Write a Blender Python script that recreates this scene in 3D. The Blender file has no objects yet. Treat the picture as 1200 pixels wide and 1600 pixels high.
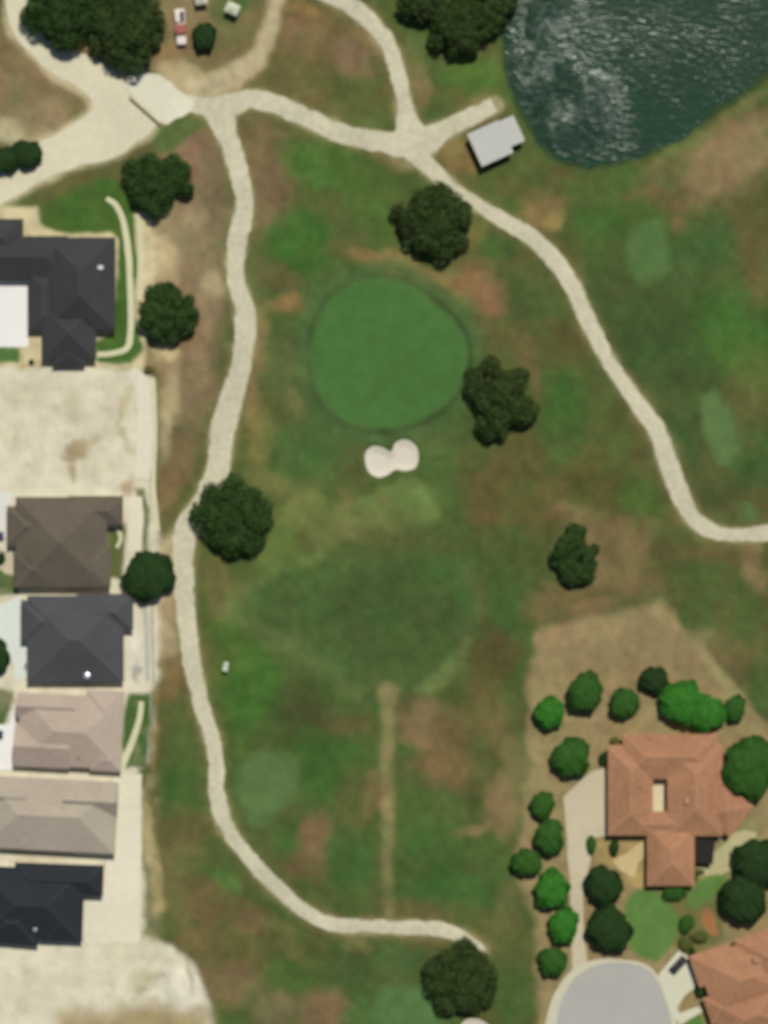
import bpy, bmesh, math, random
import numpy as np
from mathutils import Vector, Matrix

# ------------------------------------------------------------------ camera, sky, sun, exposure
S = 0.15            # metres per photograph pixel on the ground (1200 px = 180 m)
H = 700.0           # height of the aerial camera
scene = bpy.context.scene
C = scene.collection
cam_d = bpy.data.cameras.new('aerial_camera')
cam = bpy.data.objects.new('aerial_camera', cam_d)
C.objects.link(cam)
cam.location = (0, 0, H)
cam.rotation_euler = (0, 0, 0)
cam_d.sensor_fit = 'VERTICAL'
cam_d.sensor_height = 24.0
cam_d.lens = 24.0 * H / (1600 * S)
cam_d.clip_start = 1.0
cam_d.clip_end = 9000.0
cam_d.dof.use_dof = True            # a softly focused aerial lens
cam_d.dof.focus_distance = 20.0
cam_d.dof.aperture_fstop = 2.1
scene.camera = cam

SUN_EL, SUN_AZ = math.radians(62), math.atan2(0.32, 0.95)    # azimuth from +Y towards +X
to_sun = Vector((math.sin(SUN_AZ) * math.cos(SUN_EL), math.cos(SUN_AZ) * math.cos(SUN_EL), math.sin(SUN_EL)))
world = bpy.data.worlds.new('World')
scene.world = world
world.use_nodes = True
wn = world.node_tree
sky = wn.nodes.new('ShaderNodeTexSky')
sky.sky_type = 'NISHITA'
sky.sun_disc = False
sky.sun_elevation = SUN_EL
sky.sun_rotation = SUN_AZ
wn.links.new(sky.outputs[0], wn.nodes['Background'].inputs[0])
wn.nodes['Background'].inputs[1].default_value = 0.05
sd = bpy.data.lights.new('sun', 'SUN')
sd.energy = 3.3
sd.angle = math.radians(0.5)
sd.color = (1.0, 0.96, 0.90)
sun = bpy.data.objects.new('sun', sd)
C.objects.link(sun)
sun.location = to_sun * 300
sun.rotation_euler = (-to_sun).to_track_quat('-Z', 'Y').to_euler()
vs = scene.view_settings
vs.view_transform = 'Standard'
vs.look = 'None'
vs.exposure = 0.08
vs.gamma = 1.0
vs.use_curve_mapping = False

# ------------------------------------------------------------------ helpers
def X(px): return (px - 600.0) * S
def Y(py): return (800.0 - py) * S
def P(px, py, z=0.0):
    k = (H - z) / H
    return X(px) * k, Y(py) * k

def lin(c):
    c = np.asarray(c, float) / 255.0
    return np.where(c <= 0.04045, c / 12.92, ((c + 0.055) / 1.055) ** 2.4)

def sm(a, b, x):
    t = np.clip((x - a) / (b - a), 0, 1)
    return t * t * (3 - 2 * t)

class VNoise:
    """smooth value noise on a wrapped lattice"""
    def __init__(self, seed, n=256):
        self.n = n
        self.t = np.random.default_rng(seed).random((n, n))
    def __call__(self, x, y):
        x = np.asarray(x, float); y = np.asarray(y, float)
        xi = np.floor(x).astype(int); yi = np.floor(y).astype(int)
        fx = x - xi; fy = y - yi
        fx = fx * fx * (3 - 2 * fx); fy = fy * fy * (3 - 2 * fy)
        n = self.n; t = self.t
        a = t[xi % n, yi % n]; b = t[(xi + 1) % n, yi % n]
        c = t[xi % n, (yi + 1) % n]; d = t[(xi + 1) % n, (yi + 1) % n]
        return (a * (1 - fx) + b * fx) * (1 - fy) + (c * (1 - fx) + d * fx) * fy - 0.5
    def fbm(self, x, y, o=4):
        s = 0; a = 1.0; f = 1.0
        for i in range(o):
            s = s + a * self(x * f + 17.3 * i, y * f - 9.1 * i)
            a *= 0.5; f *= 2.03
        return s
N1, N2, N3, N4 = VNoise(1), VNoise(2), VNoise(3), VNoise(4)

def spline(pts, closed=False, n=8):
    """Catmull-Rom through points of any width of tuple"""
    p = np.array(pts, float)
    out = []
    m = len(p)
    rng = range(m if closed else m - 1)
    for i in rng:
        if closed:
            a, b, c, d = p[(i - 1) % m], p[i], p[(i + 1) % m], p[(i + 2) % m]
        else:
            a, b, c, d = p[max(i - 1, 0)], p[i], p[i + 1], p[min(i + 2, m - 1)]
        for k in range(n):
            t = k / n
            out.append(0.5 * ((2 * b) + (-a + c) * t + (2 * a - 5 * b + 4 * c - d) * t * t + (-a + 3 * b - 3 * c + d) * t ** 3))
    if not closed:
        out.append(p[-1])
    return np.array(out)

def seg_dist(x, y, pts, closed, w=None):
    """distance to a polyline; with w also the width at the nearest point"""
    d2 = np.full(x.shape, 1e18)
    ww = np.zeros(x.shape)
    m = len(pts)
    for i in range(m if closed else m - 1):
        a = pts[i]; b = pts[(i + 1) % m]
        dx, dy = b[0] - a[0], b[1] - a[1]
        L = dx * dx + dy * dy + 1e-12
        t = np.clip(((x - a[0]) * dx + (y - a[1]) * dy) / L, 0, 1)
        q = (x - a[0] - t * dx) ** 2 + (y - a[1] - t * dy) ** 2
        if w is not None:
            ww = np.where(q < d2, a[2] + (b[2] - a[2]) * t, ww)
        d2 = np.minimum(d2, q)
    d = np.sqrt(d2)
    return (d, ww) if w is not None else d

def inside(x, y, pts):
    r = np.zeros(x.shape, bool)
    m = len(pts)
    for i in range(m):
        x0, y0 = pts[i][:2]; x1, y1 = pts[(i + 1) % m][:2]
        if y0 == y1: continue
        c = ((y0 > y) != (y1 > y)) & (x < (x1 - x0) * (y - y0) / (y1 - y0) + x0)
        r ^= c
    return r

def sdf(x, y, pts):
    """negative inside, in the units of the points"""
    d = seg_dist(x, y, pts, True)
    return np.where(inside(x, y, pts), -d, d)

# ------------------------------------------------------------------ plan of the place, in photograph pixels on the ground
POND = [(778, -330), (790, -20), (784, 50), (790, 110), (802, 155), (818, 185), (834, 215), (850, 240), (880, 255), (920, 264),
        (965, 258), (1012, 244), (1060, 218), (1110, 184), (1160, 150), (1200, 122), (1290, 70), (1420, -20), (1480, -330)]
GREEN = [(556, 440), (600, 434), (636, 444), (676, 470), (708, 500), (727, 530), (731, 566), (720, 602), (690, 638), (645, 662), (592, 671),
         (545, 662), (510, 636), (492, 600), (486, 556), (494, 505), (520, 462)]
BUNKER = [(570, 712), (580, 698), (597, 699), (611, 706), (618, 692), (634, 687), (650, 697), (654, 715), (649, 731), (634, 736),
          (618, 734), (606, 742), (590, 746), (575, 736)]
BUNKER2 = [(722, 1598), (735, 1591), (752, 1594), (766, 1606), (760, 1622), (735, 1626), (720, 1614)]
TEES = [
    ('light green oval tee lawn inside the bend of the cart path, below the pond', [(990, 352), (1022, 342), (1046, 362), (1052, 405), (1040, 432), (1008, 444), (985, 428), (976, 388)], (70, 101, 57)),
    ('pale green oval tee lawn beside the s-bend of the cart path', [(1098, 618), (1122, 612), (1142, 640), (1158, 680), (1150, 715), (1126, 722), (1106, 700), (1090, 655)], (84, 112, 68)),
    ('small pale round tee lawn above the cart path hairpin', [(1150, 790), (1168, 780), (1186, 790), (1188, 808), (1172, 818), (1152, 810)], (80, 105, 64)),
    ('grey green rounded tee lawn inside the lower bend of the cart path', [(372, 1205), (400, 1178), (440, 1176), (466, 1200), (464, 1245), (430, 1278), (396, 1290), (372, 1258)], (78, 102, 62)),
    ('blue green rounded tee lawn beside the big oak below the cart path', [(585, 1560), (610, 1538), (660, 1540), (690, 1570), (690, 1640), (600, 1650), (578, 1600)], (72, 104, 62)),
]
FAIRWAY = [(376, 948), (430, 900), (500, 880), (600, 862), (690, 868), (745, 915), (752, 965), (722, 1020), (670, 1070), (612, 1094), (560, 1098), (470, 1050), (400, 1000)]
VILLA_LOT = [(838, 985), (935, 958), (1035, 938), (1085, 1000), (1160, 1085), (1230, 1180), (1230, 1640), (850, 1640), (835, 1540),
             (838, 1440), (800, 1360), (820, 1270), (822, 1180), (826, 1080)]
# paths: (x, y, full width)
PATHS = {
 'west': [(344, 160, 84), (347, 182, 58), (353, 208, 38), (366, 245, 35), (382, 310, 34), (374, 365, 36), (367, 430, 30), (383, 488, 36), (380, 560, 36), (362, 620, 40),
          (347, 680, 44), (340, 735, 42), (318, 785, 40), (290, 832, 44), (286, 885, 36), (291, 960, 33), (301, 1040, 29), (318, 1110, 28), (336, 1180, 27),
          (340, 1245, 30), (354, 1292, 27), (385, 1336, 26), (430, 1384, 25), (480, 1426, 25), (530, 1445, 25), (600, 1448, 24), (670, 1450, 25),
          (718, 1460, 22), (756, 1484, 14)],
 'east': [(284, 158, 30), (330, 168, 36), (362, 163, 40), (392, 155, 34), (432, 164, 36), (485, 188, 34), (540, 211, 33), (592, 221, 36), (640, 230, 46), (668, 260, 32),
          (720, 304, 24), (780, 340, 26), (838, 378, 29), (884, 430, 30), (914, 490, 30), (944, 552, 27), (984, 612, 27), (1025, 672, 33),
          (1050, 740, 34), (1074, 795, 30), (1104, 825, 28), (1150, 836, 25), (1200, 832, 27), (1260, 815, 27), (1340, 800, 27)],
 'north': [(440, -80, 30), (490, -22, 30), (540, 4, 32), (585, 40, 32), (612, 82, 30), (626, 132, 28), (634, 180, 34), (640, 205, 60), (644, 226, 84)],
 'spur': [(636, 228, 60), (664, 220, 56), (694, 203, 38), (730, 186, 31), (772, 164, 30)],
}
TRACK = [(436, -40, 30), (424, 30, 24), (402, 92, 30), (362, 122, 40), (310, 138, 36)]
ROAD_W = [(-160, 362, 62), (-30, 302, 62), (45, 262, 56), (110, 232, 62), (165, 208, 80), (222, 178, 62), (262, 150, 40)]
ROAD_N = [(10, -90, 34), (22, -10, 32), (38, 42, 40), (90, 92, 48), (140, 118, 52), (172, 150, 60), (178, 190, 60)]

PPND, PGRN = spline(POND, True, 4), spline(GREEN, True, 4)
PBUN, PBUN2, PFAIR = spline(BUNKER, True, 4), spline(BUNKER2, True, 4), spline(FAIRWAY, True, 4)
SPATH = {k: spline(v, False, 5) for k, v in PATHS.items()}
STRACK, SRW, SRN = spline(TRACK, False, 5), spline(ROAD_W, False, 5), spline(ROAD_N, False, 5)

def roll(px, py):
    """gentle rolling of the golf course in metres; level under lots and houses"""
    px = np.asarray(px, float); py = np.asarray(py, float)
    m = sm(250, 400, px) * (1 - sm(760, 840, px) * sm(900, 990, py)) * sm(-100, 60, py) * (1 - sm(690, 800, px) * (1 - sm(230, 380, py)))
    g = np.exp(-(((px - 608) / 120) ** 2 + ((py - 550) / 120) ** 2))
    return m * (1.7 * N4(px / 170.0 + 3, py / 170.0 + 8) + 0.6 * N3(px / 70.0, py / 70.0)) + 0.5 * g

def hz(px, py, pond=None, b=None):
    px = np.asarray(px, float); py = np.asarray(py, float)
    z = roll(px, py)
    if pond is None: pond = sdf(px, py, PPND)
    z = z - 1.5 * sm(14, -46, pond + 13 * N1.fbm(px / 20, py / 20, 4))
    if b is None: b = np.minimum(sdf(px, py, PBUN), sdf(px, py, PBUN2))
    z = z - 0.55 * sm(1, -12, b) + 0.18 * sm(16, 6, b) * sm(-1, 5, b)
    return z
def hz1(px, py): return float(hz(np.array([px]), np.array([py]))[0])

# ------------------------------------------------------------------ materials
MATS = {}
def mat(name, color, rough=0.85, var=0.12, scale=1.2, bump=0.0, spec=0.3, metal=0.0, fine=None, bscale=None, coursez=0.0):
    """procedural: two octaves of object-space noise vary the colour, a third gives relief"""
    if name in MATS: return MATS[name]
    m = bpy.data.materials.new(name); m.use_nodes = True
    nt = m.node_tree; N = nt.nodes; L = nt.links
    bs = N['Principled BSDF']
    bs.inputs['Roughness'].default_value = rough
    bs.inputs['Specular IOR Level'].default_value = spec
    bs.inputs['Metallic'].default_value = metal
    geo = N.new('ShaderNodeNewGeometry')
    n1 = N.new('ShaderNodeTexNoise'); n1.inputs['Scale'].default_value = scale; n1.inputs['Detail'].default_value = 6
    L.new(geo.outputs['Position'], n1.inputs['Vector'])
    n2 = N.new('ShaderNodeTexNoise'); n2.inputs['Scale'].default_value = scale * 0.13; n2.inputs['Detail'].default_value = 4
    L.new(geo.outputs['Position'], n2.inputs['Vector'])
    add = N.new('ShaderNodeMath'); add.operation = 'ADD'
    L.new(n1.outputs['Fac'], add.inputs[0]); L.new(n2.outputs['Fac'], add.inputs[1])
    mr = N.new('ShaderNodeMapRange')
    mr.inputs['From Min'].default_value = 0.6; mr.inputs['From Max'].default_value = 1.4
    mr.inputs['To Min'].default_value = 1 - var; mr.inputs['To Max'].default_value = 1 + var
    L.new(add.outputs[0], mr.inputs['Value'])
    mix = N.new('ShaderNodeVectorMath'); mix.operation = 'SCALE'
    if isinstance(color, str):
        at = N.new('ShaderNodeAttribute'); at.attribute_name = color
        L.new(at.outputs['Color'], mix.inputs[0])
    else:
        mix.inputs[0].default_value = tuple(lin(color))
    L.new(mr.outputs['Result'], mix.inputs['Scale'])
    L.new(mix.outputs[0], bs.inputs['Base Color'])
    last = None
    if bump:
        nb = N.new('ShaderNodeTexNoise'); nb.inputs['Scale'].default_value = bscale or scale * 3; nb.inputs['Detail'].default_value = 5
        L.new(geo.outputs['Position'], nb.inputs['Vector'])
        bp = N.new('ShaderNodeBump'); bp.inputs['Strength'].default_value = bump; bp.inputs['Distance'].default_value = 0.2
        L.new(nb.outputs['Fac'], bp.inputs['Height'])
        L.new(bp.outputs['Normal'], bs.inputs['Normal'])
        last = bp
    if coursez:            # courses of shingle or tile: lines of equal height on the slope
        wv = N.new('ShaderNodeTexWave'); wv.wave_type = 'BANDS'; wv.bands_direction = 'Z'; wv.wave_profile = 'SAW'
        wv.inputs['Scale'].default_value = coursez; wv.inputs['Distortion'].default_value = 0.6
        wv.inputs['Detail Scale'].default_value = 1.5
        L.new(geo.outputs['Position'], wv.inputs['Vector'])
        b2 = N.new('ShaderNodeBump'); b2.inputs['Strength'].default_value = 0.35; b2.inputs['Distance'].default_value = 0.05
        L.new(wv.outputs['Fac'], b2.inputs['Height'])
        if last: L.new(last.outputs['Normal'], b2.inputs['Normal'])
        L.new(b2.outputs['Normal'], bs.inputs['Normal'])
    MATS[name] = m
    return m

def leaf_mat(name, color, var=0.35, hue=(1.25, 1.0, 0.8), trans=0.25):
    if name in MATS: return MATS[name]
    m = bpy.data.materials.new(name); m.use_nodes = True
    nt = m.node_tree; N = nt.nodes; L = nt.links
    N.remove(N['Principled BSDF'])
    geo = N.new('ShaderNodeNewGeometry')
    mr = N.new('ShaderNodeMapRange'); mr.inputs['To Min'].default_value = 1 - var; mr.inputs['To Max'].default_value = 1 + var
    L.new(geo.outputs['Random Per Island'], mr.inputs['Value'])
    nz = N.new('ShaderNodeTexNoise'); nz.inputs['Scale'].default_value = 0.45; nz.inputs['Detail'].default_value = 3
    L.new(geo.outputs['Position'], nz.inputs['Vector'])
    mx = N.new('ShaderNodeMix'); mx.data_type = 'RGBA'
    c = lin(color)
    mx.inputs['A'].default_value = (*c, 1)
    mx.inputs['B'].default_value = (*(c * np.array(hue)), 1)
    L.new(nz.outputs['Fac'], mx.inputs['Factor'])
    sc = N.new('ShaderNodeVectorMath'); sc.operation = 'SCALE'
    L.new(mx.outputs['Result'], sc.inputs[0]); L.new(mr.outputs['Result'], sc.inputs['Scale'])
    d = N.new('ShaderNodeBsdfDiffuse'); t = N.new('ShaderNodeBsdfTranslucent')
    L.new(sc.outputs[0], d.inputs['Color']); L.new(sc.outputs[0], t.inputs['Color'])
    ms = N.new('ShaderNodeMixShader'); ms.inputs['Fac'].default_value = trans
    L.new(d.outputs[0], ms.inputs[1]); L.new(t.outputs[0], ms.inputs[2])
    L.new(ms.outputs[0], N['Material Output'].inputs['Surface'])
    MATS[name] = m
    return m

# ------------------------------------------------------------------ object helpers
def mesh_np(name, V, F, m, parent=None, smooth=False):
    """F: (n,4) or (n,3) index array"""
    V = np.asarray(V, np.float32); F = np.asarray(F, np.int32)
    me = bpy.data.meshes.new(name)
    me.vertices.add(len(V)); me.vertices.foreach_set('co', V.ravel())
    k = F.shape[1]
    me.loops.add(F.size); me.loops.foreach_set('vertex_index', F.ravel())
    me.polygons.add(len(F)); me.polygons.foreach_set('loop_start', np.arange(0, F.size, k, dtype=np.int32))
    me.polygons.foreach_set('use_smooth', np.full(len(F), bool(smooth)))
    me.update(calc_edges=True)
    me.materials.append(m)
    o = bpy.data.objects.new(name, me); C.objects.link(o)
    if parent: o.parent = parent
    return o

def obj(name, bm, m, parent=None, smooth=False):
    me = bpy.data.meshes.new(name)
    bmesh.ops.recalc_face_normals(bm, faces=bm.faces[:])
    bm.to_mesh(me); bm.free()
    if smooth:
        me.polygons.foreach_set('use_smooth', np.ones(len(me.polygons), bool))
    me.materials.append(m)
    o = bpy.data.objects.new(name, me); C.objects.link(o)
    if parent: o.parent = parent
    return o

def tag(o, label, cat=None, group=None, kind=None):
    o['label'] = label
    if cat: o['category'] = cat
    if group: o['group'] = group
    if kind: o['kind'] = kind
    return o

def thing(name, label, cat, loc, rz=0.0, group=None):
    o = bpy.data.objects.new(name, None); C.objects.link(o)
    o.empty_display_size = 0.5
    o.location = loc; o.rotation_euler = (0, 0, rz)
    return tag(o, label, cat, group)

def bx(bm, cx, cy, cz, sx, sy, sz, rz=0.0, bevel=0.0):
    r = bmesh.ops.create_cube(bm, size=1.0)
    vs_ = r['verts']
    bmesh.ops.scale(bm, vec=(sx, sy, sz), verts=vs_)
    if rz: bmesh.ops.rotate(bm, cent=(0, 0, 0), matrix=Matrix.Rotation(rz, 3, 'Z'), verts=vs_)
    bmesh.ops.translate(bm, vec=(cx, cy, cz), verts=vs_)
    if bevel:
        es = list({e for v in vs_ for e in v.link_edges})
        bmesh.ops.bevel(bm, geom=es, offset=bevel, segments=2, affect='EDGES')
    return bm

def box(cx, cy, cz, sx, sy, sz, rz=0.0, bevel=0.0):
    return bx(bmesh.new(), cx, cy, cz, sx, sy, sz, rz, bevel)

def tube(bm, pts, rads, n=8):
    rings = []
    for i, p in enumerate(pts):
        a = Vector(pts[max(i - 1, 0)]); b = Vector(pts[min(i + 1, len(pts) - 1)])
        q = (b - a).normalized().to_track_quat('Z', 'Y')
        rings.append([bm.verts.new(Vector(p) + q @ Vector((math.cos(2 * math.pi * k / n) * rads[i], math.sin(2 * math.pi * k / n) * rads[i], 0))) for k in range(n)])
    for a, b in zip(rings, rings[1:]):
        for k in range(n):
            bm.faces.new((a[k], a[(k + 1) % n], b[(k + 1) % n], b[k]))
    bm.faces.new(rings[-1]); bm.faces.new(rings[0][::-1])
    return bm

def ribbon(name, sp, off, m, jit=1.0, seed=0, step=5.0, flat=False, wscale=1.0):
    """a strip of paving that follows the ground; sp rows are x, y, full width in pixels"""
    d = np.concatenate([[0], np.cumsum(np.hypot(np.diff(sp[:, 0]), np.diff(sp[:, 1])))])
    t = np.linspace(0, d[-1], max(3, int(d[-1] / step)))
    x = np.interp(t, d, sp[:, 0]); y = np.interp(t, d, sp[:, 1]); w = np.interp(t, d, sp[:, 2])
    tx, ty = np.gradient(x), np.gradient(y)
    l = np.hypot(tx, ty); nx, ny = -ty / l, tx / l
    w = w * wscale
    wl = w / 2 + jit * (2.4 * N1(t / 22.0, seed + 0.5) + 1.8 * N2(t / 7.0, seed + 3.5))
    wr = w / 2 + jit * (2.4 * N1(t / 22.0, seed + 50.5) + 1.8 * N2(t / 7.0, seed + 33.5))
    us = np.array([-1, -1, -0.6, 0, 0.6, 1, 1])
    dz = np.array([-0.35, 0, 0.02, 0.05, 0.02, 0, -0.35])
    n, k = len(t), len(us)
    V = np.zeros((n, k, 3))
    for j in range(k):
        ww = wl if us[j] < 0 else wr
        px = x + nx * ww * us[j]; py = y + ny * ww * us[j]
        V[:, j, 0] = X(px); V[:, j, 1] = Y(py)
        V[:, j, 2] = (0 if flat else hz(px, py)) + off + dz[j]
    i = np.arange(n - 1)[:, None] * k + np.arange(k - 1)[None]
    F = np.stack([i, i + k, i + k + 1, i + 1], -1).reshape(-1, 4)
    V = V.reshape(-1, 3)
    o = mesh_np(name, V, F, m, smooth=False)
    o['kind'] = 'structure'
    return o

def star(name, pts, off, m, rings=14, edge=0.25, hfun=hz):
    """a lawn or sand sheet inside a star-shaped outline, following the ground, with a skirt"""
    c = pts.mean(0)
    ts = list(np.linspace(0.001, 1.0, rings)) + [1.0]
    n = len(pts)
    V = []
    for r, t in enumerate(ts):
        q = c + (pts - c) * t
        z = hfun(q[:, 0], q[:, 1]) + off - (edge if r == len(ts) - 1 else 0)
        V.append(np.stack([X(q[:, 0]), Y(q[:, 1]), z], -1))
    V = np.concatenate(V)
    a = np.arange(n); F = []
    for r in range(len(ts) - 1):
        F.append(np.stack([r * n + a, r * n + (a + 1) % n, (r + 1) * n + (a + 1) % n, (r + 1) * n + a], -1))
    F = np.concatenate(F)
    o = mesh_np(name, V, F[:, ::-1], m, smooth=False)
    return o

def soft_star(name, pts, off, color, soft_px=8.0, rings=14, amp=1.0, mott=.16):
    """a mown lawn or bed whose grass grades into the rough round it"""
    o = star(name, pts, off, MATS['ground_cover'], rings)
    V = np.empty(len(o.data.vertices) * 3, np.float32); o.data.vertices.foreach_get('co', V); V = V.reshape(-1, 3)
    px, py = V[:, 0] / S + 600, 800 - V[:, 1] / S
    g = ground_color(px, py, sdf(px, py, PPND))
    d = -sdf(px, py, pts) + amp * soft_px * .6 * N1.fbm(px / 14, py / 14, 3)
    a_ = sm(0, soft_px, d)[:, None]
    f = (1 + mott * N2.fbm(px / 16, py / 16, 3))[:, None]
    c = g * (1 - a_) + lin(color) * f * a_
    at_ = o.data.color_attributes.new('cover', 'FLOAT_COLOR', 'POINT')
    at_.data.foreach_set('color', np.concatenate([c, np.ones((len(c), 1))], -1).astype(np.float32).ravel())
    o['kind'] = 'structure'
    return o

def slab(name, pts, z0, z1, m, parent=None):
    """flat polygon of paving with thickness; pts in pixels"""
    bm = bmesh.new()
    top = [bm.verts.new((X(p[0]), Y(p[1]), z1)) for p in pts]
    bot = [bm.verts.new((X(p[0]), Y(p[1]), z0)) for p in pts]
    bm.faces.new(top)
    for i in range(len(pts)):
        j = (i + 1) % len(pts)
        bm.faces.new((top[i], bot[i], bot[j], top[j]))
    bmesh.ops.triangulate(bm, faces=[f for f in bm.faces if len(f.verts) > 4])
    o = obj(name, bm, m, parent)
    return o

def wob(pts, amp=1.5, seed=0, sub=6):
    """a polygon with slightly uneven sides"""
    out = []
    n = len(pts)
    for i in range(n):
        a, b = np.array(pts[i], float), np.array(pts[(i + 1) % n], float)
        for k in range(sub):
            p = a + (b - a) * k / sub
            out.append((p[0] + amp * 2 * float(N1(p[0] / 13 + seed, p[1] / 13)), p[1] + amp * 2 * float(N2(p[0] / 13, p[1] / 13 + seed))))
    return np.array(out)

# ------------------------------------------------------------------ the ground
G1, G2, G3, G4 = (57, 90, 38), (82, 91, 49), (78, 110, 48), (62, 80, 42)
B1, B2, B3, T1, C1 = (112, 95, 66), (96, 89, 54), (136, 117, 83), (172, 155, 114), (208, 199, 168)
YG = (106, 118, 64)
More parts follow.
